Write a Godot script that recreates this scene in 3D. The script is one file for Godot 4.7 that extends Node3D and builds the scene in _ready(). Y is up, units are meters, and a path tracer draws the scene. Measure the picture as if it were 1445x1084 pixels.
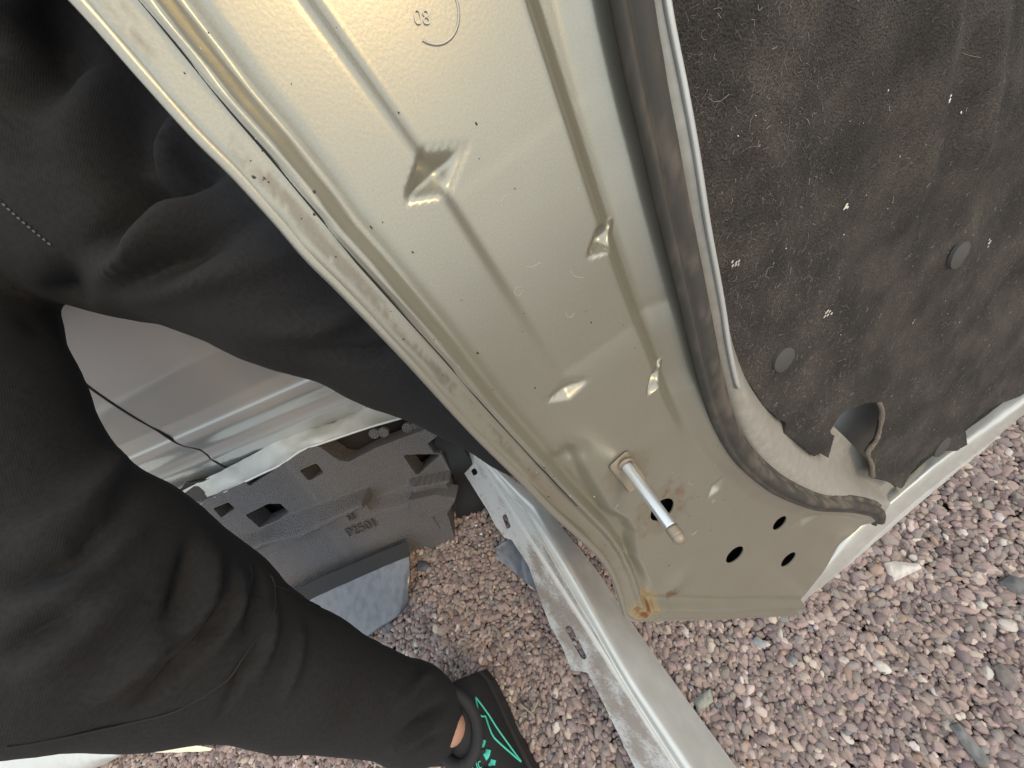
extends Node3D

var rng := RandomNumberGenerator.new()
var used := {}
var grain := FastNoiseLite.new()
var blotch := FastNoiseLite.new()
var swell := FastNoiseLite.new()
var M := {}


func _ready():
	rng.seed = 20417
	grain.seed = 5
	grain.frequency = 220.0
	blotch.seed = 11
	blotch.frequency = 28.0
	blotch.fractal_octaves = 4
	swell.seed = 17
	swell.frequency = 4.0
	swell.fractal_octaves = 1
	# camera
	var cam := Camera3D.new()
	cam.name = "camera"
	cam.fov = 88.14
	cam.near = 0.02
	cam.far = 200.0
	cam.transform = Transform3D(Basis(Vector3(0.7994, -0.3540, 0.4855), Vector3(0.6008, 0.4710, -0.6459), Vector3(-0.0000, 0.8080, 0.5892)), Vector3(0, 0.85, 0))
	add_child(cam)
	cam.current = true
	# overcast sky
	var env := Environment.new()
	var sky := Sky.new()
	var sm := ProceduralSkyMaterial.new()
	sm.sky_top_color = Color(0.95, 0.98, 1.0)
	sm.sky_horizon_color = Color(0.70, 0.71, 0.72)
	sm.sky_curve = 0.2
	sm.ground_bottom_color = Color(0.30, 0.27, 0.25)
	sm.ground_horizon_color = Color(0.42, 0.40, 0.38)
	sm.ground_curve = 0.05
	sky.sky_material = sm
	env.background_mode = Environment.BG_SKY
	env.sky = sky
	env.background_energy_multiplier = 1.2
	env.ambient_light_source = Environment.AMBIENT_SOURCE_SKY
	env.tonemap_mode = Environment.TONE_MAPPER_LINEAR
	env.tonemap_exposure = 1.5
	env.sdfgi_enabled = true
	env.ssao_enabled = true
	env.ssil_enabled = true
	var we := WorldEnvironment.new()
	we.name = "environment"
	we.environment = env
	add_child(we)
	# soft daylight through thin cloud
	var sun := DirectionalLight3D.new()
	sun.name = "sun"
	sun.light_energy = 0.3
	sun.light_angular_distance = 14.0
	sun.light_color = Color(1.0, 0.88, 0.68)
	sun.shadow_enabled = true
	add_child(sun)
	sun.look_at_from_position(Vector3(0.9, 1.9, 1.9), Vector3.ZERO)
	make_materials()
	make_ground()
	make_car()
	make_bumper()
	make_wing()
	make_bonnet()
	make_person()
	make_loose_things()


# ---------------------------------------------------------------- naming

func numbered(called: String) -> String:
	if not used.has(called):
		used[called] = 0
		return called
	used[called] += 1
	return "%s_%03d" % [called, used[called]]


func tag(o: Node, label: String, category := "", group := "", kind := ""):
	if label != "":
		o.set_meta("label", label)
	if category != "":
		o.set_meta("category", category)
	if group != "":
		o.set_meta("group", group)
	if kind != "":
		o.set_meta("kind", kind)


func thing(called: String, label: String, category: String, xf := Transform3D.IDENTITY) -> Node3D:
	var o := Node3D.new()
	o.name = numbered(called)
	o.transform = xf
	add_child(o, true)
	tag(o, label, category)
	return o


func part(called: String, mesh: Mesh, mat: Material, parent: Node, xf := Transform3D.IDENTITY, label := "") -> MeshInstance3D:
	var o := MeshInstance3D.new()
	o.name = numbered(called) if parent == self else called
	o.mesh = mesh
	o.material_override = mat
	o.transform = xf
	parent.add_child(o, true)
	if parent != self:
		var base := called
		var n := 0
		for c in parent.get_children():
			if c != o and String(c.name).begins_with(base) and (String(c.name) == base or String(c.name).substr(base.length(), 1) == "_") and String(c.name).length() <= base.length() + 4:
				n += 1
		if n > 0:
			o.name = "%s_%03d" % [base, n]
	if label != "":
		tag(o, label)
	return o


# ---------------------------------------------------------------- geometry helpers

func pl(a: Array) -> PackedVector2Array:      # millimetres to a flat outline in metres
	var r := PackedVector2Array()
	for i in range(0, a.size(), 2):
		r.append(Vector2(a[i], a[i + 1]) * 0.001)
	return r


func v3(a: Array) -> PackedVector3Array:      # millimetres to points in metres
	var r := PackedVector3Array()
	for i in range(0, a.size(), 3):
		r.append(Vector3(a[i], a[i + 1], a[i + 2]) * 0.001)
	return r


func up(a: PackedVector2Array, w) -> PackedVector3Array:     # an outline lifted w metres off its plane
	var r := PackedVector3Array()
	for i in a.size():
		r.append(Vector3(a[i].x, a[i].y, w[mini(i, w.size() - 1)] if w is Array else w))
	return r


func frame(o: Vector3, u: Vector3, v: Vector3) -> Transform3D:
	return Transform3D(Basis(u, v, u.cross(v)), o)


func circle(c: Vector2, r: float, n := 28, sx := 1.0) -> PackedVector2Array:
	var a := PackedVector2Array()
	for i in n:
		a.append(c + Vector2(cos(TAU * i / n) * r * sx, sin(TAU * i / n) * r))
	return a


func closest(p: Vector2, line: PackedVector2Array, closed: bool) -> Vector2:
	var best := 1e9
	var at := p
	for i in (line.size() if closed else line.size() - 1):
		var q := Geometry2D.get_closest_point_to_segment(p, line[i], line[(i + 1) % line.size()])
		var d := p.distance_squared_to(q)
		if d < best:
			best = d
			at = q
	return at


# x: signed distance (positive to the right of the way the line runs), y: fraction of the way along it
func beside(p: Vector2, line: PackedVector2Array) -> Vector2:
	var best := 1e9
	var out := Vector2(1, 0)
	var n := line.size() - 1
	for i in n:
		var d := line[i + 1] - line[i]
		var t := clampf((p - line[i]).dot(d) / d.length_squared(), 0, 1)
		var e := p - line[i] - d * t
		if e.length_squared() < best - 1e-12:
			best = e.length_squared()
			out = Vector2(e.length() * (1.0 if d.cross(e) < 0 else -1.0), (i + t) / n)
	return out


func to_mesh(v: PackedVector3Array, n: PackedVector3Array, ix: PackedInt32Array, uv := PackedVector2Array(), col := PackedColorArray()) -> ArrayMesh:
	var a := []
	a.resize(Mesh.ARRAY_MAX)
	a[Mesh.ARRAY_VERTEX] = v
	a[Mesh.ARRAY_NORMAL] = n
	a[Mesh.ARRAY_INDEX] = ix
	if uv.size() == v.size():
		a[Mesh.ARRAY_TEX_UV] = uv
	if col.size() == v.size() and v.size() > 0:
		a[Mesh.ARRAY_COLOR] = col
	var m := ArrayMesh.new()
	m.add_surface_from_arrays(Mesh.PRIMITIVE_TRIANGLES, a)
	return m


func smooth_normals(v: PackedVector3Array, ix: PackedInt32Array) -> PackedVector3Array:
	var n := PackedVector3Array()
	n.resize(v.size())
	for i in range(0, ix.size(), 3):
		var a := ix[i]
		var b := ix[i + 1]
		var c := ix[i + 2]
		var k := (v[c] - v[a]).cross(v[b] - v[a])
		n[a] += k
		n[b] += k
		n[c] += k
	for i in n.size():
		n[i] = n[i].normalized() if n[i].length_squared() > 1e-20 else Vector3.UP
	return n


# A sheet over an outline in its own plane, with holes, a relief hf(p), a colour cf(p) and a thickness behind it.
func sheet(outline: PackedVector2Array, holes: Array, cell: float, hf: Callable, thick: float, cf = null) -> ArrayMesh:
	var lo := outline[0]
	var hi := outline[0]
	for p in outline:
		lo = lo.min(p)
		hi = hi.max(p)
	lo -= Vector2(cell, cell) * 1.37
	var nx := int((hi.x - lo.x) / cell) + 3
	var ny := int((hi.y - lo.y) / cell) + 3
	var ins := PackedByteArray()
	ins.resize(nx * ny)
	var boxes := []
	for h in holes:
		var r := Rect2(h[0], Vector2.ZERO)
		for p in h:
			r = r.expand(p)
		boxes.append(r)
	for j in ny:
		for i in nx:
			var p := lo + Vector2(i, j) * cell
			if Geometry2D.is_point_in_polygon(p, outline):
				var ok := 1
				for k in holes.size():
					if boxes[k].has_point(p) and Geometry2D.is_point_in_polygon(p, holes[k]):
						ok = 0
						break
				ins[j * nx + i] = ok
	var id := PackedInt32Array()
	id.resize(nx * ny)
	id.fill(-1)
	var full := PackedByteArray()
	full.resize(nx * ny)
	var v := PackedVector3Array()
	var uv := PackedVector2Array()
	var col := PackedColorArray()
	for j in ny - 1:
		for i in nx - 1:
			var k := j * nx + i
			var s := ins[k] + ins[k + 1] + ins[k + nx] + ins[k + nx + 1]
			if s == 0:
				continue
			full[k] = 1
			for q in [k, k + 1, k + nx, k + nx + 1]:
				if id[q] >= 0:
					continue
				id[q] = v.size()
				var p := lo + Vector2(q % nx, q / nx) * cell
				if ins[q] == 0:
					var b := closest(p, outline, true)
					for h in holes.size():
						if boxes[h].grow(cell * 2).has_point(p):
							var c := closest(p, holes[h], true)
							if c.distance_squared_to(p) < b.distance_squared_to(p):
								b = c
					p = b
				v.append(Vector3(p.x, p.y, hf.call(p)))
				uv.append(p)
				if cf != null:
					col.append(cf.call(p))
	var ix := PackedInt32Array()
	var rim := []
	for j in ny - 1:
		for i in nx - 1:
			var k := j * nx + i
			if full[k] == 0:
				continue
			var a := id[k]
			var b := id[k + 1]
			var c := id[k + nx]
			var d := id[k + nx + 1]
			ix.append_array([a, c, d, a, d, b])
			if j == 0 or full[k - nx] == 0:
				rim.append([a, b])
			if full[k + nx] == 0:
				rim.append([d, c])
			if i == 0 or full[k - 1] == 0:
				rim.append([c, a])
			if full[k + 1] == 0:
				rim.append([b, d])
	var n := smooth_normals(v, ix)
	if thick > 0.0:
		var m := v.size()
		var t := ix.size()
		for i in m:
			v.append(v[i] - Vector3(0, 0, thick))
			n.append(-n[i])
			uv.append(uv[i])
			if col.size():
				col.append(col[i])
		for i in range(0, t, 3):
			ix.append_array([ix[i] + m, ix[i + 2] + m, ix[i + 1] + m])
		for e in rim:
			var a: int = e[0]
			var b: int = e[1]
			if v[a].distance_squared_to(v[b]) < 1e-12:
				continue
			var d := v[b] - v[a]
			var k := Vector3(d.y, -d.x, 0).normalized()
			var s := v.size()
			for q in [a, b, b + m, a + m]:
				v.append(v[q])
				n.append(k)
				uv.append(uv[q])
				if col.size():
					col.append(col[q])
			ix.append_array([s, s + 1, s + 2, s, s + 2, s + 3])
	return to_mesh(v, n, ix, uv, col)


func resample(c: PackedVector3Array, n: int) -> PackedVector3Array:
	var cv := Curve3D.new()
	cv.bake_interval = 0.004
	for i in c.size():
		var t := Vector3.ZERO
		if i > 0 and i < c.size() - 1:
			t = (c[i + 1] - c[i - 1]).normalized() * minf(c[i].distance_to(c[i - 1]), c[i].distance_to(c[i + 1])) * 0.3
		cv.add_point(c[i], -t, t)
	var r := PackedVector3Array()
	var l := cv.get_baked_length()
	for i in n:
		r.append(cv.sample_baked(l * i / (n - 1), true))
	return r


# A smooth surface through a row of curves.
func loft(curves: Array, n_along: int, n_across: int, cf = null, wob := 0.0) -> ArrayMesh:
	var rows := []
	for c in curves:
		rows.append(resample(c, n_along))
	var v := PackedVector3Array()
	var uv := PackedVector2Array()
	var col := PackedColorArray()
	var k := rows.size() - 1
	for j in n_across:
		var s := float(j) / (n_across - 1) * k
		var a := mini(int(s), k - 1)
		var t := s - a
		for i in n_along:
			var p0: Vector3 = rows[maxi(a - 1, 0)][i]
			var p1: Vector3 = rows[a][i]
			var p2: Vector3 = rows[a + 1][i]
			var p3: Vector3 = rows[mini(a + 2, k)][i]
			var p := p1.cubic_interpolate(p2, p0, p3, t)
			if wob > 0.0:
				p += Vector3(blotch.get_noise_3dv(p), blotch.get_noise_3dv(p + Vector3(5, 0, 0)), blotch.get_noise_3dv(p + Vector3(0, 5, 0))) * wob
			v.append(p)
			uv.append(Vector2(float(i) / n_along, s))
			if cf != null:
				col.append(cf.call(p, s / k, float(i) / (n_along - 1)))
	var ix := PackedInt32Array()
	for j in n_across - 1:
		for i in n_along - 1:
			var q := j * n_along + i
			ix.append_array([q, q + n_along, q + n_along + 1, q, q + n_along + 1, q + 1])
	return to_mesh(v, smooth_normals(v, ix), ix, uv, col)


# A closed outline swept along a path; hint is the outline's y.
func sweep(path: PackedVector3Array, prof: PackedVector2Array, hint: Vector3, cf = null, wob := 0.0) -> ArrayMesh:
	var v := PackedVector3Array()
	var uv := PackedVector2Array()
	var col := PackedColorArray()
	var n := path.size()
	var m := prof.size()
	for i in n:
		var t := (path[mini(i + 1, n - 1)] - path[maxi(i - 1, 0)]).normalized()
		var x := t.cross(hint).normalized()
		var y := x.cross(t)
		var k := 1.0 + wob * blotch.get_noise_3dv(path[i] * 2.0)
		for j in m:
			v.append(path[i] + (x * prof[j].x + y * prof[j].y) * k)
			uv.append(Vector2(float(i) / n, float(j) / m))
			if cf != null:
				col.append(cf.call(v[-1], float(j) / m, float(i) / n))
	var ix := PackedInt32Array()
	for i in n - 1:
		for j in m:
			var a := i * m + j
			var b := i * m + (j + 1) % m
			ix.append_array([a, b, b + m, a, b + m, a + m])
	for j in range(1, m - 1):
		ix.append_array([0, j + 1, j])
		var o := (n - 1) * m
		ix.append_array([o, o + j, o + j + 1])
	var mesh_n := smooth_normals(v, ix)
	# turned the right way out
	var c := Vector3.ZERO
	for j in m:
		c += v[(n / 2) * m + j] / m
	var s := 0.0
	for j in m:
		s += mesh_n[(n / 2) * m + j].dot(v[(n / 2) * m + j] - c)
	if s < 0:
		for i in range(0, ix.size(), 3):
			var q := ix[i + 1]
			ix[i + 1] = ix[i + 2]
			ix[i + 2] = q
		for i in mesh_n.size():
			mesh_n[i] = -mesh_n[i]
	return to_mesh(v, mesh_n, ix, uv, col)


func tube(path: PackedVector3Array, r: float, sides := 8, hint := Vector3(0.31, 0.9, 0.2)) -> ArrayMesh:
	return sweep(path, circle(Vector2.ZERO, r, sides), hint)


# many small flat blobs or threads in one mesh
class Pile:
	var v := PackedVector3Array()
	var n := PackedVector3Array()
	var ix := PackedInt32Array()
	var col := PackedColorArray()

	func blob(c: Vector3, x: Vector3, y: Vector3, k: Color, rg: RandomNumberGenerator):
		var w := x.cross(y).normalized()
		var s := v.size()
		v.append(c + w * x.length() * 0.25)
		n.append(w)
		col.append(k)
		for i in 7:
			var a := TAU * i / 7
			v.append(c + (x * cos(a) + y * sin(a)) * rg.randf_range(0.65, 1.2))
			n.append((w + (x * cos(a) + y * sin(a)).normalized() * 0.4).normalized())
			col.append(k)
		for i in 7:
			ix.append_array([s, s + 1 + (i + 1) % 7, s + 1 + i])

	func thread(p: Array, r: float, k: Color):
		var s := v.size()
		for i in p.size():
			var t: Vector3 = (p[mini(i + 1, p.size() - 1)] - p[maxi(i - 1, 0)]).normalized()
			var x := t.cross(Vector3(0.2, 0.3, 0.93)).normalized()
			var y := x.cross(t)
			for j in 3:
				var o := x * cos(TAU * j / 3) + y * sin(TAU * j / 3)
				v.append(p[i] + o * r)
				n.append(o)
				col.append(k)
		for i in p.size() - 1:
			for j in 3:
				var a := s + i * 3 + j
				var b := s + i * 3 + (j + 1) % 3
				ix.append_array([a, b, b + 3, a, b + 3, a + 3])


# ---------------------------------------------------------------- materials

func noise_tex(freq: float, lo: Color, hi: Color, normal := 0.0, octaves := 4, sd := 1, size := 512) -> NoiseTexture2D:
	var t := NoiseTexture2D.new()
	var n := FastNoiseLite.new()
	n.seed = sd
	n.frequency = freq
	n.fractal_octaves = octaves
	t.noise = n
	t.seamless = true
	t.width = size
	t.height = size
	if normal > 0.0:
		t.as_normal_map = true
		t.bump_strength = normal
	else:
		var g := Gradient.new()
		g.set_color(0, lo)
		g.set_color(1, hi)
		t.color_ramp = g
	return t


func lin(r: float, g: float, b: float) -> Color:
	return Color(r, g, b).linear_to_srgb()


func mat(c: Color, rough: float, metal := 0.0) -> StandardMaterial3D:
	var m := StandardMaterial3D.new()
	m.albedo_color = c
	m.roughness = rough
	m.metallic = metal
	return m


func tri(m: StandardMaterial3D, scale: float, tex: Texture2D = null, bump: Texture2D = null, strength := 0.3):
	m.uv1_triplanar = true
	m.uv1_scale = Vector3.ONE * scale
	if tex:
		m.albedo_texture = tex
	if bump:
		m.normal_enabled = true
		m.normal_texture = bump
		m.normal_scale = strength


func twill() -> ImageTexture:
	var im := Image.create(256, 256, false, Image.FORMAT_RGB8)
	var r := RandomNumberGenerator.new()
	r.seed = 3
	for y in 256:
		for x in 256:
			var h := 0.5 + 0.32 * sin(TAU * (x * 16 + y * 32) / 256.0) * (0.7 + 0.3 * sin(TAU * (y * 64 - x * 32) / 256.0)) + r.randf_range(-0.14, 0.14)
			im.set_pixel(x, y, Color(h, h, h))
	im.bump_map_to_normal_map(2.0)
	return ImageTexture.create_from_image(im)


func make_materials():
	var dust := noise_tex(0.03, Color(0.86, 0.86, 0.86), Color(1, 1, 1), 0.0, 5, 3)
	var fine := noise_tex(0.09, Color.BLACK, Color.WHITE, 2.0, 3, 4)
	var soft := noise_tex(0.012, Color.BLACK, Color.WHITE, 2.0, 3, 9)
	var speck := noise_tex(0.25, Color(0.55, 0.55, 0.55), Color(1.25, 1.25, 1.25), 0.0, 3, 6)
	var p := mat(Color.WHITE, 0.31, 0.62)
	p.vertex_color_use_as_albedo = true
	tri(p, 9.0, noise_tex(0.15, Color(0.93, 0.93, 0.93), Color(1.0, 1.0, 1.0), 0.0, 3, 3), fine, 0.05)
	M.champagne = p
	p = mat(lin(0.58, 0.59, 0.575), 0.34, 0.35)
	tri(p, 2.5, noise_tex(0.02, Color(0.93, 0.93, 0.92), Color(1, 1, 1), 0.0, 4, 3))
	M.silver = p
	p = mat(lin(0.47, 0.45, 0.40), 0.35, 0.35)
	tri(p, 5.0, dust)
	M.inner = p
	p = mat(lin(0.42, 0.43, 0.42), 0.24, 0.6)
	p.clearcoat_enabled = true
	p.clearcoat = 0.6
	p.clearcoat_roughness = 0.08
	M.body = p
	p = mat(Color.WHITE, 0.62, 0.2)
	p.vertex_color_use_as_albedo = true
	tri(p, 14.0, speck, fine, 0.35)
	M.worn = p
	p = mat(Color.WHITE, 0.75)
	p.vertex_color_use_as_albedo = true
	tri(p, 22.0, speck, fine, 0.7)
	M.rubber = p
	p = mat(Color.WHITE, 0.97)
	p.vertex_color_use_as_albedo = true
	tri(p, 5.0, noise_tex(0.25, Color(0.35, 0.35, 0.35), Color(1.65, 1.6, 1.55), 0.0, 3, 6), noise_tex(0.2, Color.BLACK, Color.WHITE, 8.0, 2, 12), 0.6)
	M.felt = p
	p = mat(Color.WHITE, 0.8)
	p.vertex_color_use_as_albedo = true
	M.tint = p
	p = mat(lin(0.125, 0.123, 0.130), 0.85)
	tri(p, 3.2, noise_tex(0.22, Color(0.45, 0.44, 0.44), Color(1.55, 1.5, 1.47), 0.0, 3, 22), noise_tex(0.16, Color.BLACK, Color.WHITE, 6.0, 2, 21), 1.0)
	M.foam = p
	M.foam_dark = mat(lin(0.055, 0.053, 0.055), 0.9)
	p = mat(lin(0.14, 0.152, 0.178), 0.22)
	tri(p, 4.0, noise_tex(0.02, Color(0.75, 0.75, 0.75), Color(1.15, 1.15, 1.15), 0.0, 5, 31), fine, 0.1)
	M.plastic = p
	M.black = mat(lin(0.008, 0.008, 0.009), 0.7)
	p = mat(lin(0.025, 0.0242, 0.0248), 0.85)
	p.metallic_specular = 0.18
	p.rim_enabled = true
	p.rim = 0.08
	p.rim_tint = 0.3
	tri(p, 17.0, noise_tex(0.02, Color(0.85, 0.85, 0.85), Color(1.1, 1.1, 1.1), 0.0, 5, 61), twill(), 0.55)
	M.cloth = p
	p = mat(lin(0.012, 0.012, 0.014), 0.8)
	M.thread = p
	M.stitch = mat(lin(0.10, 0.10, 0.10), 0.8)
	M.zinc = mat(lin(0.62, 0.64, 0.66), 0.28, 0.7)
	M.brass = mat(lin(0.26, 0.215, 0.165), 0.5, 0.4)
	p = mat(lin(0.30, 0.27, 0.21), 0.6)
	M.wood = p
	p = mat(Color.WHITE, 0.82)
	p.vertex_color_use_as_albedo = true
	tri(p, 60.0, noise_tex(0.1, Color(0.7, 0.7, 0.7), Color(1.15, 1.15, 1.15), 0.0, 4, 41), fine, 0.5)
	M.stone = p
	p = mat(lin(0.05, 0.040, 0.038), 0.95)
	p.uv1_world_triplanar = true
	tri(p, 3.0, noise_tex(0.06, Color(0.4, 0.4, 0.4), Color(1.3, 1.3, 1.3), 0.0, 5, 43), noise_tex(0.08, Color.BLACK, Color.WHITE, 8.0, 4, 44), 1.0)
	M.ground = p
	M.skin = mat(lin(0.42, 0.24, 0.17), 0.55)
	M.skin.subsurf_scatter_enabled = true
	M.skin.subsurf_scatter_strength = 0.1
	M.teal = mat(lin(0.07, 0.55, 0.42), 0.5)
	p = mat(lin(0.016, 0.016, 0.018), 0.8)
	tri(p, 40.0, null, noise_tex(0.12, Color.BLACK, Color.WHITE, 6.0, 2, 51), 0.8)
	M.knit = p
	M.sole = mat(lin(0.02, 0.02, 0.022), 0.6)


# ---------------------------------------------------------------- ground and gravel

func pebble_mesh(k: int) -> ArrayMesh:
	var nz := FastNoiseLite.new()
	nz.seed = 100 + k
	nz.frequency = 0.55
	nz.fractal_octaves = 2
	var v := PackedVector3Array()
	var ix := PackedInt32Array()
	var a := 12
	var b := 7
	for j in b + 1:
		for i in a:
			var th := PI * j / b
			var ph := TAU * i / a
			var d := Vector3(sin(th) * cos(ph), cos(th), sin(th) * sin(ph))
			var r := 1.0 + 0.42 * nz.get_noise_3dv(d * 1.6 + Vector3(k * 3.1, 0, 0))
			var q := d * r
			# a few flat facets
			for f in 5:
				var fn := Vector3(sin(k * 1.7 + f * 2.1), cos(k * 2.3 + f * 1.3) * 0.8, sin(k * 0.9 + f * 3.7)).normalized()
				var o := q.dot(fn) - 0.80
				if o > 0:
					q -= fn * o * 0.75
			v.append(q)
	for j in b:
		for i in a:
			var p := j * a + i
			var q := j * a + (i + 1) % a
			ix.append_array([p, q, q + a, p, q + a, p + a])
	var n := smooth_normals(v, ix)
	if n[a * 3].dot(v[a * 3]) < 0:
		for i in n.size():
			n[i] = -n[i]
		for i in range(0, ix.size(), 3):
			var t := ix[i + 1]
			ix[i + 1] = ix[i + 2]
			ix[i + 2] = t
	return to_mesh(v, n, ix)


func stone_colour() -> Color:
	var f := rng.randf()
	var c := Color(0.235, 0.182, 0.170)
	if f < 0.30:
		c = Color(0.30, 0.228, 0.21)
	elif f < 0.42:
		c = Color(0.37, 0.285, 0.255)
	elif f < 0.60:
		c = Color(0.185, 0.145, 0.143)
	elif f < 0.78:
		c = Color(0.245, 0.21, 0.198)
	elif f < 0.84:
		c = Color(0.46, 0.385, 0.34)
	elif f < 0.855:
		c = Color(0.52, 0.47, 0.43)
	elif f < 0.867:
		c = Color(0.32, 0.225, 0.175)
	elif f < 0.885:
		c = Color(0.21, 0.21, 0.22)
	var k := rng.randf_range(1.0, 1.38)
	return Color(c.r * k, c.g * k * rng.randf_range(0.96, 1.03), c.b * k * rng.randf_range(0.95, 1.05))


func make_ground():
	var pm := PlaneMesh.new()
	pm.size = Vector2(160, 160)
	var g := part("ground", pm, M.ground, self, Transform3D(Basis(), Vector3(0, -0.014, 0)))
	tag(g, "bare earth bed under the pebbles", "", "", "structure")
	var gravel := Node3D.new()
	gravel.name = "gravel"
	add_child(gravel)
	tag(gravel, "pinkish brown pea gravel covering the drive", "gravel", "", "stuff")
	var kinds := 9
	var xs := []
	var cs := []
	for k in kinds:
		xs.append([])
		cs.append([])
	var fields := [[-1.45, 1.0, -0.85, 0.75, 0.0072, 0], [-1.45, 1.0, -0.85, 0.75, 0.0071, 1], [-3.2, 2.6, -2.6, 2.6, 0.0175, 2]]
	for fd in fields:
		var st: float = fd[4]
		var nx := int((fd[1] - fd[0]) / st)
		var nz := int((fd[3] - fd[2]) / st)
		for j in nz:
			for i in nx:
				var x: float = fd[0] + (i + rng.randf()) * st
				var z: float = fd[2] + (j + rng.randf()) * st
				if fd[5] == 2 and x > -1.43 and x < 0.98 and z > -0.83 and z < 0.73:
					continue
				var s := clampf(exp(rng.randfn(0.0, 0.28)), 0.6, 2.1) * 0.0046
				if fd[5] == 2:
					s *= 1.75
				var sc := Vector3(s * rng.randf_range(0.95, 1.75), s * rng.randf_range(0.55, 0.9), s * rng.randf_range(0.85, 1.15))
				var b := Basis.from_euler(Vector3(rng.randfn(0, 0.45), rng.randf() * TAU, rng.randfn(0, 0.45))) * Basis.from_scale(sc)
				var h := 0.0012 + 0.0035 * blotch.get_noise_2d(x * 0.25, z * 0.25) + rng.randf_range(-0.002, 0.0022)
				if fd[5] == 0:
					h -= 0.0050
				if s > 0.008:
					h -= 0.002
				var k := rng.randi() % kinds
				xs[k].append(Transform3D(b, Vector3(x, h, z)))
				cs[k].append(stone_colour())
	for k in kinds:
		var mm := MultiMesh.new()
		mm.transform_format = MultiMesh.TRANSFORM_3D
		mm.use_colors = true
		mm.mesh = pebble_mesh(k)
		mm.instance_count = xs[k].size()
		for i in xs[k].size():
			mm.set_instance_transform(i, xs[k][i])
			mm.set_instance_color(i, cs[k][i])
		var mi := MultiMeshInstance3D.new()
		mi.name = "pebbles" if k == 0 else "pebbles_%03d" % k
		mi.multimesh = mm
		mi.material_override = M.stone
		gravel.add_child(mi)
		tag(mi, "", "", "", "stuff")


# ---------------------------------------------------------------- parked car flank

func make_car():
	var car := thing("parked_car", "silver car flank with a dark shut line behind the person's legs", "car", frame(Vector3(-0.8317, 0.2000, -0.8321), Vector3(0.9446, 0.0000, 0.3283), Vector3(0.0000, 1.0000, 0.0000)))
	# out from the sill to the waist: height, bulge
	var prof := [[0.0, 0.000], [0.005, 0.004], [0.05, 0.008], [0.075, 0.009], [0.090, 0.003], [0.11, -0.001], [0.145, 0.003], [0.160, 0.001], [0.178, -0.006], [0.205, -0.009], [0.34, 0.004], [0.48, 0.004], [0.62, -0.02], [0.8, -0.06]]
	var bulge := func(p: Vector2) -> float:
		for i in prof.size() - 1:
			if p.y <= prof[i + 1][0]:
				var t: float = (p.y - prof[i][0]) / (prof[i + 1][0] - prof[i][0])
				var a: float = prof[maxi(i - 1, 0)][1]
				var d: float = prof[mini(i + 2, prof.size() - 1)][1]
				return lerpf(lerpf(prof[i][1], prof[i + 1][1], smoothstep(0, 1, t)), lerpf(prof[i][1], prof[i + 1][1], t), 0.4) + 0.0 * (a + d)
		return -0.06
	var seam := pl([167.6, 17.1, 186.4, 68.2, 195.4, 108.6, 194.7, 158.7, 202.3, 212.8, 221.8, 257.5, 245.9, 301.9, 263.3, 334.2, 277.5, 362.9, 303.1, 405.5])
	var above := PackedVector2Array(seam)
	above.append_array(PackedVector2Array([seam[9] + Vector2(-0.25, 0.3), Vector2(-0.4, 0.8), Vector2(0.85, 0.8), Vector2(0.85, 0.0)]))
	part("front_panel", sheet(above, [], 0.0055, bulge, 0.004), M.body, car)
	var below := PackedVector2Array()
	for p in seam:
		below.append(p + Vector2(-0.0045, -0.0035))
	below.append_array(PackedVector2Array([seam[9] + Vector2(-0.26, 0.3), Vector2(-0.42, 0.8), Vector2(-0.8, 0.8), Vector2(-0.8, 0.0)]))
	part("rear_panel", sheet(below, [], 0.0055, bulge, 0.004), M.body, car)
	var groove := PackedVector3Array()
	for p in seam:
		groove.append(Vector3(p.x - 0.0022, p.y - 0.0018, bulge.call(p) - 0.0005))
	part("shut_line", tube(resample(groove, 60), 0.0026, 6), M.black, car)
	var back := BoxMesh.new()
	back.size = Vector3(1.6, 0.78, 0.02)
	part("inner_body", back, M.black, car, Transform3D(Basis(), Vector3(0.02, 0.40, -0.09)))
	var sill := BoxMesh.new()
	sill.size = Vector3(1.6, 0.10, 0.30)
	part("sill", sill, M.black, car, Transform3D(Basis(), Vector3(0.02, -0.055, -0.19)))
	var edge := PackedVector3Array([Vector3(-0.78, -0.002, 0.012), Vector3(-0.3, -0.002, 0.012), Vector3(0.3, -0.002, 0.012), Vector3(0.83, -0.002, 0.012)])
	part("edge_lip", tube(edge, 0.006, 8), M.silver, car)


# ---------------------------------------------------------------- bumper lying by the car

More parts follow.
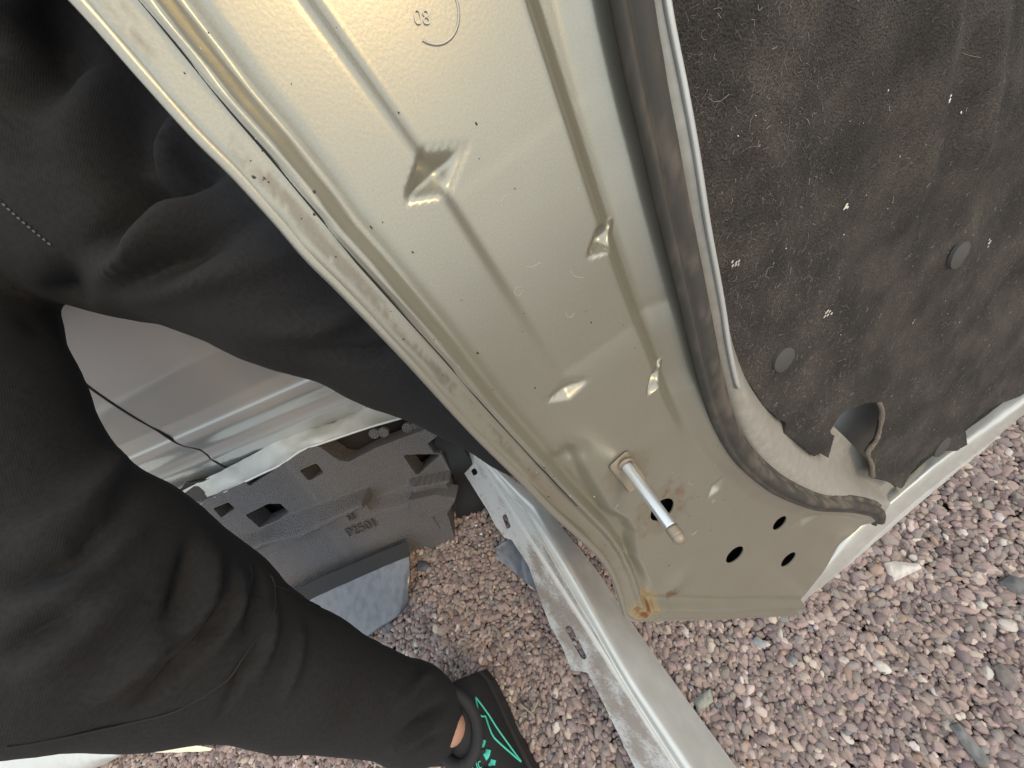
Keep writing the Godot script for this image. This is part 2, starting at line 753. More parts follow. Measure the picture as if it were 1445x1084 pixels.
func make_bumper():
	var b := thing("bumper", "detached bumper showing its dark grey foam absorber, standing on the gravel before the silver car", "bumper", frame(Vector3(-0.7100, 0.0000, -0.5179), Vector3(0.9584, 0.0000, 0.2854), Vector3(0.1656, 0.8144, -0.5561)))
	var outline := pl([-735.8, 166.6, -471.6, 265.9, -116.4, 326.5, -68.5, 298, 55.8, 300.2, 58.6, 286.5, 147, 299.1, 161.1, 302.5, 237.9, 312.1, 260.8, 305.4, 279.2, 258, 296.8, 245.9, 369.3, 251.4, 487.8, 245.4, 512.6, 222.9])
	outline.append_array(pl([475, 214, 475.3, 187.1, 489.1, 180.7, 485.9, 126.9, 475.3, 123.6, 473.3, 77, 441.6, 55.2, 420.7, -24.7, 350, -25.1, 353.4, -5.5, 139.8, -12.3, -2.9, -3.9, -229, -4.7]))
	var holes := [pl([185.1, 273.4, 230, 272.8, 231.6, 246, 188.4, 241.3]), pl([-59.8, 272.1, -14.9, 271.2, -12, 250.2, -59.7, 243.1]), pl([-2.9, 226, 65.6, 229.9, 92.3, 217.7, 95.3, 190, 57.3, 182.7, 3.3, 182.3]), pl([412.6, 212.1, 452.3, 195.8, 488.3, 179.1, 462, 169.8, 412.9, 152.4])]
	var back_line := pl([-107.7, 216.9, -61.5, 195.8, -15.4, 174.7, 100, 185.6, 298.3, 172.1, 365.3, 157.9])
	var front_line := pl([-58.8, 153.7, 29.9, 168, 119.2, 151.6, 314.3, 165.3, 384.4, 165])
	var block := pl([377.4, 116.8, 437.5, 103.9, 474.2, 78.7, 447.2, 65.6])
	var hf := func(p: Vector2) -> float:
		var h := 0.0
		var s := beside(p, back_line)
		var f := beside(p, front_line)
		if s.y > 0.02 and s.y < 0.80:
			var d: float = s.x
			var e: float = -f.x
			if d > 0 and e > 0:
				h = 0.045 * d / maxf(d + e, 1e-4)
			elif d > 0:
				h = 0.045 - 0.016 * smoothstep(0.010, 0.013, -e)
		elif s.x > 0:
			h = 0.0 + 0.030 * smoothstep(0.02, 0.05, s.x)
		h += 0.0012 * blotch.get_noise_2d(p.x, p.y)
		return h
	var foam := part("foam_absorber", sheet(outline, holes, 0.003, hf, 0.05), M.foam, b)
	# raised block with a notch at the right end of the foam
	var bl := pl([395.9, 133.4, 454.4, 122.6, 488.7, 96.8, 466.1, 80.7, 410.1, 75.1, 414.8, 96, 380.8, 92.8])
	part("end_block", sheet(bl, [], 0.004, func(p): return 0.052 + 0.0 * p.x, 0.045), M.foam, foam)
	var tab := pl([379.9, 84.4, 409, 88, 407.4, 24.2, 372.7, 17.8])
	part("end_tab", sheet(tab, [], 0.004, func(p): return 0.032 + 0.0 * p.x, 0.035), M.foam, foam)
	# moulded mark
	var mk := Vector2(0.2419, 0.1021)
	var tm := TextMesh.new()
	var sf := SystemFont.new()
	sf.font_names = PackedStringArray(["Droid Sans"])
	tm.font = sf
	tm.text = "P2501"
	tm.font_size = 32
	tm.pixel_size = 0.0009
	tm.depth = 0.003
	part("moulded_mark", tm, M.foam_dark, foam, Transform3D(Basis(), Vector3(mk.x + 0.008, mk.y, 0.0335)))
	var tm2 := TextMesh.new()
	tm2.font = sf
	tm2.text = "M"
	tm2.font_size = 26
	tm2.pixel_size = 0.0009
	tm2.depth = 0.003
	part("moulded_mark", tm2, M.foam_dark, foam, Transform3D(Basis(), Vector3(mk.x + 0.004, mk.y + 0.035, 0.0345)))
	# dark shell behind the foam
	var shell := pl([-929.9, 117.5, -521.7, 284.3, -158.7, 337.2, 26.5, 313.7, 216.1, 309.6, 419.9, 274.5, 509.1, 225.5, 525, 130.2, 513.7, 5.6, 518.9, -102.5, 462.1, -138.6, 274.4, -104.8, -87.8, -78.3, -338.4, -85.1])
	part("shell", sheet(shell, [], 0.012, func(p): return -0.075 - 0.02 * sin(p.x * 20.0), 0.004), M.black, b)
	var bracket := pl([506.2, 226, 533.2, 190.9, 538.1, 124.5, 546, 28, 548.5, -112.5, 462.3, -104.2, 460.6, -25.8, 424.4, -23.1, 458.5, 68.1, 483.8, 115.1, 494.7, 174, 482.8, 202.7])
	part("end_bracket", sheet(bracket, [], 0.006, func(p): return -0.006 + 0.004 * sin(p.y * 60.0), 0.03), M.black, b)
	# painted upper flange with its torn, wavy edge
	var far_edge := pl([-504.8, 312.8, -161.6, 325.7, 24, 333.3, 164.1, 341.6, 280.2, 325.8, 376, 327.8, 464.9, 309.1])
	var mid_edge := pl([-472.4, 304, -113.6, 303.9, 6.8, 307.8, 88.3, 302, 165.9, 317.6, 256.5, 323.1, 374.7, 306.6, 447.8, 280.2])
	var near_edge := pl([-451.3, 289.9, -86.5, 294, 51.6, 299, 102.4, 300.4, 157.5, 301.3, 216.5, 311.6, 269.7, 308.2, 380.1, 298.4, 463.4, 287.2])
	part("painted_flange", loft([up(far_edge, -0.060), up(mid_edge, [-0.030, -0.030, -0.022, -0.018, -0.03, -0.02, -0.03]), up(near_edge, -0.004)], 70, 10, null, 0.004), M.silver, b)
	var lip := up(near_edge, -0.003)
	part("flange_edge", tube(resample(lip, 60), 0.003, 8), M.silver, b)
	for c in [Vector2(0.3731, 0.2753), Vector2(0.3931, 0.2698), Vector2(0.4457, 0.2569), Vector2(0.4671, 0.2545)]:
		var bx := sheet(circle(c, 0.012, 10), [], 0.004, func(p): return -0.018 + 0.0 * p.x, 0.008)
		part("fixing_clip", bx, M.foam, b)
	# the lower lip, bent forward onto the gravel
	var wx: Transform3D = b.transform.affine_inverse()
	var up_row := PackedVector3Array()
	var lo_row := PackedVector3Array()
	var mid_row := PackedVector3Array()
	for p in v3([-884.4, 46, -455, -682.1, 46, -442.9, -548.6, 46, -414.5, -439.3, 46, -387.9, -409.7, 46, -378.7]):
		up_row.append(wx * p)
	for p in v3([-859.9, 36, -409.3, -682.3, 36, -395.8, -560.4, 36, -372.7, -455, 36, -342.1, -424.5, 36, -355.5]):
		mid_row.append(wx * p)
	for p in v3([-821.4, 24, -351.2, -676.3, 24, -308.7, -540.2, 24, -307.3, -489.6, 24, -301, -453.2, 24, -316]):
		lo_row.append(wx * p)
	var roll := PackedVector3Array()
	for p in v3([-843.2, 14, -356.1, -683.8, 14, -307.7, -543.8, 14, -303.2, -492.4, 14, -298.2, -453.1, 14, -314.7]):
		roll.append(wx * p)
	part("lower_lip", loft([up_row, mid_row, lo_row, roll], 40, 30, null, 0.0012), M.plastic, b)
	var fold_top := PackedVector3Array()
	for p in v3([-858.6, 66, -485.6, -656.9, 66, -468.6, -524.7, 66, -436.7, -416.5, 66, -408.2, -390.3, 66, -400.9]):
		fold_top.append(wx * p)
	part("lip_return", loft([fold_top, up_row], 40, 4), M.black, b)
	for p in v3([-420.8, 40, -415.3, -422.4, 40, -396.7, -245.2, 40, -346.4, -243.9, 40, -324.3]):
		var sm := SphereMesh.new()
		sm.radius = 0.004
		sm.height = 0.006
		part("rivet", sm, M.zinc, b, Transform3D(Basis(), wx * p))
	var u2 := PackedVector3Array()
	var l2 := PackedVector3Array()
	for p in v3([-231.6, 30, -285.3, -210.8, 30, -282.8, -175.8, 30, -270.6, -148.4, 30, -228.9]):
		u2.append(wx * p)
	for p in v3([-243.9, 14, -274.2, -234.3, 14, -243.4, -215.8, 14, -197.4, -194.1, 14, -143.2]):
		l2.append(wx * p)
	part("lower_lip", loft([u2, l2], 24, 8, null, 0.002), M.plastic, b)


# ---------------------------------------------------------------- loose wing panel

func make_wing():
	var w := thing("wing_panel", "narrow silver wing panel with a slotted worn flange lying on the gravel beside the bonnet", "car wing", frame(Vector3(-0.1319, 0.1000, 0.1267), Vector3(-0.0413, 0.0176, -0.9990), Vector3(-0.9096, -0.4144, 0.0303)))
	var fl := pl([-0, 0, 101.7, -1.2, 191.3, -8.3, 250.8, -11.4, 404.2, -22.3, 447.1, -14, 567.2, 0, 599.7, 9.4, 660.2, 40.8, 623.1, 46.9, 584.8, 52])
	fl.append_array(pl([462.2, 49.3, 433, 52, 398.4, 48.2, 384.7, 36.4, 326.9, 34.6, 269, 52.6, 231.8, 61.4, 188.6, 63.8, 161.9, 71.2, 145.4, 45.3, 99.5, 50.4, 23.4, 61]))
	fl.append_array(PackedVector2Array([fl[fl.size() - 1] + Vector2(-0.3, 0.004), fl[0] + Vector2(-0.3, 0)]))
	var slots := [pl([559, 33, 554.7, 19.5, 538.6, 19.6, 544.1, 34.5]), pl([433.2, 26.3, 429.2, 14.9, 402.9, 21.9, 406.7, 33.2]), pl([212.3, 38.4, 213.3, 29.6, 208.2, 25, 159.7, 30.9, 161.4, 38.3, 165.4, 41.6])]
	var worn := func(p: Vector2) -> Color:
		var k := 0.6 * blotch.get_noise_2d(p.x * 0.5, p.y * 1.0) + 0.35 * grain.get_noise_2d(p.x, p.y) + 0.45 * (1.0 - smoothstep(0.0, 0.05, absf(p.x + 0.02) - 0.35)) - 9.0 * maxf(absf(p.y) - 0.045, 0.0)
		var c := Color(0.56, 0.57, 0.57).lerp(Color(0.30, 0.265, 0.24), smoothstep(0.05, 0.65, k))
		var r := blotch.get_noise_2d(p.x * 2.0 + 7.0, p.y * 2.0)
		if r > 0.42:
			c = c.lerp(Color(0.32, 0.15, 0.07), (r - 0.42) * 3.0)
		var e := absf(p.y)
		c = c.lerp(Color(0.72, 0.73, 0.72), 1.0 - smoothstep(0.002, 0.007, e))
		return c
	var bend := func(p: Vector2) -> float:
		return -0.004 * (1.0 - smoothstep(0.0, 0.005, absf(p.y))) - 0.0004 * blotch.get_noise_2d(p.x * 2.0, p.y * 2.0)
	part("flange", sheet(fl, slots, 0.0025, bend, 0.0012, worn), M.worn, w)
	# the rounded outer side, from the bend down to the gravel
	var inv: Transform3D = w.transform.affine_inverse()
	var a := PackedVector3Array()
	for p in fl.slice(0, 7):
		a.append(Vector3(p.x, p.y, -0.003))
	a.insert(0, Vector3(fl[0].x - 0.3, fl[0].y, -0.003))
	var rows := [a]
	var mids := v3([-115.2, 108, 132.8, -119.8, 108, 29.7, -115.5, 108, -54.7, -111.3, 108, -124, -105.9, 108, -270.4, -116.4, 108, -313.3, -141.9, 108, -428.1])
	var lows := v3([-91.6, 62, 156.3, -95.6, 62, 62.7, -93.9, 62, -52.7, -97.2, 62, -127.7, -91.1, 62, -268.2, -103, 62, -315.7, -142.8, 62, -429.5])
	var floor_row := v3([-72.7, 20, 176.4, -78.8, 20, 72.9, -83.6, 20, -51.3, -83.8, 20, -141.3, -96.9, 20, -256.8, -103.3, 20, -302.4, -151.8, 20, -431.9])
	for src in [mids, lows, floor_row]:
		var r := PackedVector3Array()
		for p in src:
			r.append(inv * p)
		r.insert(0, r[0] + Vector3(-0.3, 0, 0))
		rows.append(r)
	part("outer_skin", loft(rows, 90, 26), M.silver, w)
	part("bend_edge", tube(resample(a, 80), 0.0022, 8), M.silver, w)


# ---------------------------------------------------------------- bonnet

func dart_mask(p: Vector2, a: Vector2, b: Vector2, wide: float) -> float:
	var d := b - a
	var l := d.length()
	var m := p - (a + b) * 0.5
	if m.length() > l * 0.5 + wide:
		return 0.0
	return smoothstep(0.0, 0.35, 1.0 - absf(m.dot(d) / l) / (l * 0.5) - absf(m.cross(d) / l) / wide)


func dart(p: Vector2, a: Vector2, b: Vector2, wide: float, deep: float) -> float:
	var d := b - a
	var l := d.length()
	var m := p - (a + b) * 0.5
	if m.length() > l * 0.5 + wide:
		return 0.0
	var x := absf(m.dot(d) / l) / (l * 0.5)
	var y := absf(m.cross(d) / l) / wide
	var f := 1.0 - x - y
	f = clampf(f, 0.0, 0.85)
	return -deep * f


func make_bonnet():
	var bon := thing("car_bonnet", "champagne silver bonnet standing on its rear edge, ribbed underside with felt pad facing out", "car bonnet", frame(Vector3(0.1481, 0.0040, 0.0895), Vector3(0.9975, 0.0338, -0.0617), Vector3(-0.0536, 0.9330, -0.3557)))
	var left := PackedVector2Array([Vector2(-0.128, 1.16)])
	left.append_array(pl([-136.6, 914.3, -138.5, 894, -140.2, 873.2, -140.2, 856.7, -141.6, 835.7, -143.5, 818.1, -143.6, 799.4, -145.4, 751.6, -149.3, 685.9, -150.4, 624.9, -152.1, 577.4, -151.3, 504.1, -154.3, 468.4, -162.4, 431.6, -178.7, 380.2]))
	var low := pl([-178.7, 380.2, -177, 359.9, -116.1, 236.8, -12.9, 40.6])
	var right_edge := pl([-0.4, 40.3, 14.7, 58.6, 53.5, 78.6, 108.8, 109.1, 161.6, 124.5])
	var seal_path := pl([165.3, 93.1, 157, 140.7, 135.9, 187.1, 110.8, 230.1, 66.8, 298.6, 29.6, 385.8, 8.1, 467.2, 3.7, 522.2, 8.8, 584.9, 18.2, 649.4, 25.3, 698.3, 29.7, 728.1, 33.8, 752.5, 36.8, 772.8, 44.2, 812.1])
	seal_path.append(Vector2(0.128, 1.16))
	var outline := PackedVector2Array(left)
	outline.append_array(low)
	outline.append_array(right_edge)
	outline.append_array(seal_path)
	var edge := PackedVector2Array(left)
	edge.append_array(low)
	var crease := PackedVector2Array([Vector2(-0.066, 1.15)])
	crease.append_array(pl([-74.3, 881.4, -73.7, 822.3, -75.6, 794, -83.5, 671.2, -88, 641]))
	var channel := PackedVector2Array([Vector2(0.075, 1.15)])
	channel.append_array(pl([8.6, 835.4, -5.8, 742.6, -13.4, 691.5, -20.8, 627.8, -26.4, 578.9, -31.2, 500.1]))
	var trough := pl([-101.5, 625.7, -107.9, 604.8, -113.7, 566.3, -118.3, 524.3, -112.4, 499.3, -114.6, 476.2, -131, 439.8, -140.7, 353.6])
	var seal_lift := PackedVector2Array(seal_path)
	var darts := [[Vector2(-0.0943, 0.8102), Vector2(-0.0503, 0.8099), 0.0115, 0.0100], [Vector2(-0.0271, 0.7227), Vector2(0.0035, 0.7252), 0.0085, 0.007], [Vector2(-0.1040, 0.6639), Vector2(-0.0667, 0.6513), 0.0075, 0.006], [Vector2(-0.0394, 0.6034), Vector2(-0.0109, 0.6127), 0.0085, 0.006], [Vector2(-0.0407, 0.4381), Vector2(-0.0125, 0.4497), 0.009, 0.005], [Vector2(0.0267, 0.2751), Vector2(0.0804, 0.2375), 0.012, 0.005]]
	var holes := [circle(Vector2(-0.0437, 0.3092), 0.0128), circle(Vector2(0.0151, 0.1968), 0.0126), circle(Vector2(0.0223, 0.2950), 0.0105), circle(Vector2(-0.0813, 0.4759), 0.0133)]
	var dent := Vector2(-0.1125, 0.6055)
	var dent2 := Vector2(-0.1158, 0.3513)
	var dent3 := Vector2(0.0934, 0.1053)
	var pin_at := Vector2(-0.0858, 0.5508)
	var hole_at := Vector2(-0.0813, 0.4759)
	var relief := func(p: Vector2) -> float:
		var d := p.distance_to(closest(p, edge, false))
		var h := 0.0
		if d < 0.034:
			h = 0.0035 + 0.0025 * smoothstep(0.0, 0.002, d) + 0.004 * smoothstep(0.0145, 0.0170, d)
			h = lerpf(h, -0.0025, smoothstep(0.0185, 0.0255, d)) + 0.0025 * smoothstep(0.0255, 0.034, d)
		var masks := []
		for q in darts:
			masks.append(dart_mask(p, q[0], q[1], q[2]))
		var c := beside(p, crease)
		var dc := 0.0050 * (1.0 - smoothstep(0.55, 1.0, c.y))
		h -= dc * lerpf(smoothstep(-0.0045, 0.0045, -c.x), 0.4, maxf(masks[0], masks[2]))
		var k := beside(p, channel)
		var dk := 0.0085 * (1.0 - smoothstep(0.75, 1.0, k.y))
		h -= dk * lerpf(smoothstep(-0.005, 0.0075, -k.x), 0.4, maxf(masks[1], masks[3]))
		var s := p.distance_to(closest(p, seal_lift, false))
		h += 0.008 * (1.0 - smoothstep(0.008, 0.026, s))
		var t := beside(p, trough)
		h -= 0.011 * smoothstep(-0.003, 0.006, t.x) * smoothstep(0.0, 0.30, t.y) * (1.0 - smoothstep(0.8, 1.0, t.y)) * (1.0 - smoothstep(0.03, 0.05, absf(t.x)))
		for q in darts:
			h += dart(p, q[0], q[1], q[2], q[3])
		h -= 0.005 * exp(-p.distance_squared_to(dent) / 0.00009)
		h += 0.004 * exp(-p.distance_squared_to(dent2) / 0.00025)
		h -= 0.005 * exp(-p.distance_squared_to(dent3) / 0.0006)
		h += 0.0008 * swell.get_noise_2d(p.x, p.y)
		return h
	var rust_a := Vector2(-0.1642, 0.3628)
	var rust_b := Vector2(-0.1283, 0.3392)
	var paint := func(p: Vector2) -> Color:
		var c := Color(0.385, 0.368, 0.305)
		var d := p.distance_to(closest(p, edge, false))
		var k := blotch.get_noise_2d(p.x * 2.5, p.y * 0.35) + 0.25 * grain.get_noise_2d(p.x * 0.6, p.y * 0.6)
		# brown road dirt along the hem
		if d < 0.02 and p.y > 0.45:
			var s := (1.0 - smoothstep(0.0022, 0.0042, absf(d - 0.0075 - 0.002 * k))) * smoothstep(-0.25, 0.15, k) * smoothstep(0.5, 0.75, p.y)
			s *= smoothstep(-0.5, 0.3, grain.get_noise_2d(p.x * 2.0, p.y * 1.2) + k)
			c = c.lerp(Color(0.17, 0.135, 0.10), s * 0.6)
		var r := p.distance_to(rust_a) + 0.018 * blotch.get_noise_2d(p.x * 2.0, p.y * 2.0)
		c = c.lerp(Color(0.52, 0.42, 0.24), 0.8 - 0.8 * smoothstep(0.018, 0.028, r))
		c = c.lerp(Color(0.30, 0.13, 0.03), 1.0 - smoothstep(0.004, 0.012, r))
		r = p.distance_to(rust_b) + 0.016 * blotch.get_noise_2d(p.x * 2.0 + 3.0, p.y * 2.0)
		c = c.lerp(Color(0.22, 0.10, 0.04), 0.8 * (1.0 - smoothstep(0.004, 0.011, r)))
		# grime and rust round the latch hole
		r = (p - hole_at).length() + 0.02 * blotch.get_noise_2d(p.x * 2.5, p.y * 2.5)
		c = c.lerp(Color(0.33, 0.29, 0.22), 0.5 * (1.0 - smoothstep(0.024, 0.036, r)))
		if blotch.get_noise_2d(p.x * 3.0 + 9.0, p.y * 3.0) > 0.15:
			c = c.lerp(Color(0.30, 0.15, 0.07), 0.5 * (1.0 - smoothstep(0.018, 0.028, r)))
		r = (p - pin_at).length() + 0.01 * blotch.get_noise_2d(p.x * 3.0, p.y * 3.0)
		c = c.lerp(Color(0.33, 0.29, 0.22), 0.5 * (1.0 - smoothstep(0.016, 0.026, r)))
		c *= 1.0 + 0.03 * blotch.get_noise_2d(p.x * 0.6 + 2.0, p.y * 0.6)
		return c
	var inner := part("inner_panel", sheet(outline, holes, 0.002, relief, 0.0012, paint), M.champagne, bon)
	# sealant crack beside the hem fold
	var crack := PackedVector3Array()
	for p in [Vector2(-0.112, 1.16)]:
		crack.append(Vector3(p.x, p.y, 0.0062))
	for p in pl([-121.8, 905.7, -122.9, 889.7, -124.8, 871.1, -126.4, 852.3, -128.5, 814.6, -130.4, 803.7, -131.3, 772.6, -131.4, 740.2, -132.6, 698.1, -132.8, 653.5, -134.1, 597.4, -134.5, 557.4]):
		var d := p.distance_to(closest(p, edge, false))
		var q := closest(p, edge, false) + (p - closest(p, edge, false)).normalized() * lerpf(d, 0.0145, 0.5)
		crack.append(Vector3(q.x, q.y, relief.call(q) - 0.0001))
	crack = resample(crack, 220)
	for i in crack.size():
		crack[i].z = relief.call(Vector2(crack[i].x, crack[i].y)) + 0.0003
	part("sealant_line", tube(crack, 0.0005, 5), M.thread, inner)
	# rolled hem along the outer edge
	var hem := PackedVector2Array(left)
	hem.append_array(low)
	hem = hem.slice(0, hem.size())
	var hem3 := resample(up(hem, 0.0025), 200)
	part("hem", sweep(hem3, circle(Vector2.ZERO, 0.0032, 10, 1.0), Vector3(0, 0, 1), func(_p, _a, _b): return Color(0.385, 0.368, 0.305)), M.champagne, bon)
	# cast date stamp
	var ring := PackedVector3Array()
	var stamp := Vector2(-0.0339, 0.8575)
	for i in 40:
		var a := PI * (1.02 + 1.0 * i / 39.0) + 0.45
		var q := stamp + Vector2(cos(a), sin(a)) * 0.0118
		ring.append(Vector3(q.x, q.y, relief.call(q) + 0.0001))
	part("stamp_ring", tube(ring, 0.0006, 6), M.inner, inner)
	var sf := SystemFont.new()
	sf.font_names = PackedStringArray(["Droid Sans"])
	var tm := TextMesh.new()
	tm.text = "08"
	tm.font = sf
	tm.font_size = 24
	tm.pixel_size = 0.00028
	tm.depth = 0.0008
	var sp := Vector2(-0.0393, 0.8575)
	part("stamp_number", tm, M.inner, inner, Transform3D(Basis(Vector3(0, 0, 1), -0.55), Vector3(sp.x, sp.y, relief.call(sp) + 0.0004)))
	# striker pin on its seat
	var base := Vector2(-0.0836, 0.5626)
	var tip := Vector2(-0.0929, 0.5475)
	var pin := PackedVector3Array()
	var pa := Vector3(base.x, base.y, 0.0)
	var pb := Vector3(tip.x, tip.y, 0.062)
	for i in 13:
		pin.append(pa.lerp(pb, i / 12.0))
	var pm := part("striker_pin", sweep(pin, circle(Vector2.ZERO, 0.0046, 16), Vector3(0, 1, 0)), M.zinc, bon)
	var worn_tip := PackedVector3Array()
	for i in 5:
		worn_tip.append(pb + (pb - pa).normalized() * (-0.004 + 0.002 * i))
	part("worn_tip", sweep(worn_tip, circle(Vector2.ZERO, 0.0049, 16), Vector3(0, 1, 0)), M.brass, pm)
	var ball := SphereMesh.new()
	ball.radius = 0.0049
	ball.height = 0.0098
	part("rounded_end", ball, M.brass, pm, Transform3D(Basis(), worn_tip[4]))
	var collar := TorusMesh.new()
	collar.inner_radius = 0.0042
	collar.outer_radius = 0.0072
	part("collar", collar, M.brass, pm, Transform3D(Basis(Quaternion(Vector3.UP, (pb - pa).normalized())), pa + Vector3(0, 0, 0.003)))
	var plate := PackedVector2Array()
	for q in [[-1, -1], [1, -1], [1, 1], [-1, 1]]:
		for i in 5:
			var a := atan2(q[1], q[0]) - PI / 4 + PI / 2 * i / 4.0
			plate.append(pin_at + Vector2(q[0] * 0.0065, q[1] * 0.018) + Vector2(cos(a), sin(a)) * 0.003)
	part("striker_plate", sheet(plate, [], 0.0015, func(p): return 0.0022 + 0.0 * p.x, 0.0014, func(_p): return Color(0.50, 0.45, 0.34)), M.champagne, bon)
	var frame_line := PackedVector3Array()
	for q in plate:
		frame_line.append(Vector3(q.x, q.y, 0.0019))
	frame_line.append(frame_line[0])
	part("plate_sealant", tube(frame_line, 0.0008, 6), M.brass, bon)
	# outer skin behind, its rear flange along the ground and the bay that holds the felt
	var skin := PackedVector2Array(left)
	skin.append_array(low)
	skin.append_array(pl([2.9, -6.9, 53, -9.7, 78.1, -17.2, 141.6, 2.1, 233.2, 7.3, 336, -2.7, 496.1, -31.2]))
	skin.append_array(PackedVector2Array([Vector2(0.95, 0.0), Vector2(0.95, 1.16)]))
	part("outer_skin", sheet(skin, [], 0.012, func(p): return -0.007 - 0.042 * smoothstep(0.0, 0.07, p.distance_to(closest(p, skin, true))), 0.002), M.silver, bon)
	var f0 := up(pl([-3.5, -20.8, 25, -1, 54.5, -17.3, 79.8, -24.9, 143.9, -5.4, 236.3, -0.2, 340.1, -10.2, 501.7, -39]), -0.010)
	var f1 := up(pl([2.7, 19.5, 23.9, 37, 54.2, 42.4, 73.9, 37, 128.3, 51.4, 215.8, 54, 314, 44.8, 481.7, 19.1]), -0.006)
	var f2 := up(pl([10.7, 31.6, 30.8, 44.1, 57.2, 61.9, 74.7, 62.8, 122.5, 77.7, 205.3, 81.8, 302.6, 73.4, 482.6, 33.1]), -0.008)
	var f3 := up(pl([44.5, 18.1, 64.2, 43.7, 88.9, 58.6, 121.8, 85, 165.4, 88.3, 232.6, 68.5, 317.9, 66.3, 509.9, 32.8]), -0.022)
	for c in [f0, f1, f2, f3]:
		var l: Vector3 = c[c.size() - 1]
		c.append(l + Vector3(0.45, -0.004, 0))
	f0.append(f0[8] + Vector3(0.02, 0, 0))
	part("rear_flange", loft([f0, f1, f2, f3], 100, 16, null, 0.0008), M.silver, bon)
	part("rear_hem", tube(resample(f0, 90), 0.0022, 8), M.silver, bon)
	# rolled wall between the seal and the bay
	var s0 := up(pl([61.7, 803.8, 56.1, 765.1, 50.5, 720.2, 40.8, 659.6, 31.9, 599.6, 26.2, 550.7, 24.4, 486.3, 35, 411.3, 63.8, 319.3, 117.1, 213.7, 168.9, 124.3]), 0.008)
	var s1 := up(pl([64.8, 802.8, 59.3, 763.4, 53.9, 717.9, 45, 658.2, 36.6, 594.3, 35.9, 539.3, 41.3, 469.7, 54.5, 401.3, 82.1, 321.9, 128.2, 222.3, 177.2, 122.5]), 0.006)
	var s2 := up(pl([85.6, 798.9, 79.8, 755.1, 74, 704.4, 65, 641.5, 59.5, 571.5, 63.7, 501.6, 91.2, 414.6, 111.7, 347.5, 144.2, 255.8, 180.3, 155.5, 225.7, 46.8]), -0.018)
	var s3 := up(pl([94, 795.6, 89.1, 750.1, 84.8, 702.1, 76.6, 638.1, 81.8, 566.5, 94.1, 489.3, 120.7, 398.2, 147.4, 327.5, 178.6, 235.2, 212.3, 133.3, 249.6, 27.3]), -0.022)
	var s00 := PackedVector3Array()
	for q in s0:
		s00.append(q + Vector3(-0.007, -0.003, -0.005))
	for c in [s00, s0, s1, s2, s3]:
		c.insert(0, c[0] + Vector3(0.076, 0.35, 0))
	part("bay_wall", loft([s00, s0, s1, s2, s3], 120, 24, null, 0.0003), M.inner, bon)
	var edge_strip := resample(s0.slice(0, 7), 90)
	for i in edge_strip.size():
		edge_strip[i] += Vector3(0.0006 + 0.0006 * sin(i * 0.35), 0, 0.001)
	part("bay_edge", tube(edge_strip, 0.0022, 6), M.silver, bon)
	for rib in [[Vector2(0.0460, 0.3466), Vector2(0.0773, 0.3435)], [Vector2(0.1040, 0.2295), Vector2(0.1371, 0.2539)]]:
		var rp := PackedVector3Array()
		for i in 9:
			var t := i / 8.0
			var q: Vector2 = rib[0].lerp(rib[1], t)
			rp.append(Vector3(q.x, q.y, lerpf(0.004, -0.018, smoothstep(0, 1, t)) + 0.0015))
		part("bay_rib", tube(rp, 0.0026, 8), M.inner, bon)
	var stiff := PackedVector2Array()
	for q in [[-0.135, 0.36], [-0.02, 0.09], [0.03, 0.09], [0.12, 0.16], [0.04, 0.5], [-0.12, 0.52]]:
		stiff.append(Vector2(q[0], q[1]))
	part("hinge_stiffener", sheet(stiff, [], 0.012, func(p): return -0.016 + 0.0 * p.x, 0.002), M.black, bon)
	make_seal(bon, seal_path)
	make_felt(bon)
	# specks of grit stuck to the paint
	var pile := Pile.new()
	for i in 150:
		var p := Vector2(rng.randf_range(-0.14, 0.0), rng.randf_range(0.36, 0.92))
		if i < 60:
			p = closest(p, edge, false) + Vector2(rng.randf_range(0.004, 0.02), 0)
		if not Geometry2D.is_point_in_polygon(p, outline):
			continue
		var s := absf(rng.randfn(0.0, 0.00028)) + 0.00012
		var dark := rng.randf() < 0.75
		pile.blob(Vector3(p.x, p.y, relief.call(p) + 0.0001), Vector3(s, 0, 0), Vector3(0, s * rng.randf_range(0.7, 1.8), 0), Color(0.05, 0.045, 0.03) if dark else Color(0.6, 0.56, 0.42), rng)
	for i in 9:
		var p := Vector2(rng.randf_range(-0.11, 0.0), rng.randf_range(0.40, 0.86))
		if i < 4:
			p = Vector2(-0.0599, 0.7081) + Vector2(rng.randfn(0, 0.012), rng.randfn(0, 0.025))
		var a := rng.randf() * TAU
		var cv := rng.randfn(0, 0.35)
		var pts := []
		for s in 9:
			pts.append(Vector3(p.x, p.y, relief.call(p) + 0.00005))
			p += Vector2(cos(a), sin(a)) * rng.randf_range(0.0006, 0.0022)
			a += cv + rng.randfn(0, 0.25)
		pile.thread(pts, 0.00013, Color(0.52, 0.50, 0.42))
	var gm := part("grit_specks", to_mesh(pile.v, pile.n, pile.ix, PackedVector2Array(), pile.col), M.tint, inner)
	tag(gm, "", "", "", "stuff")


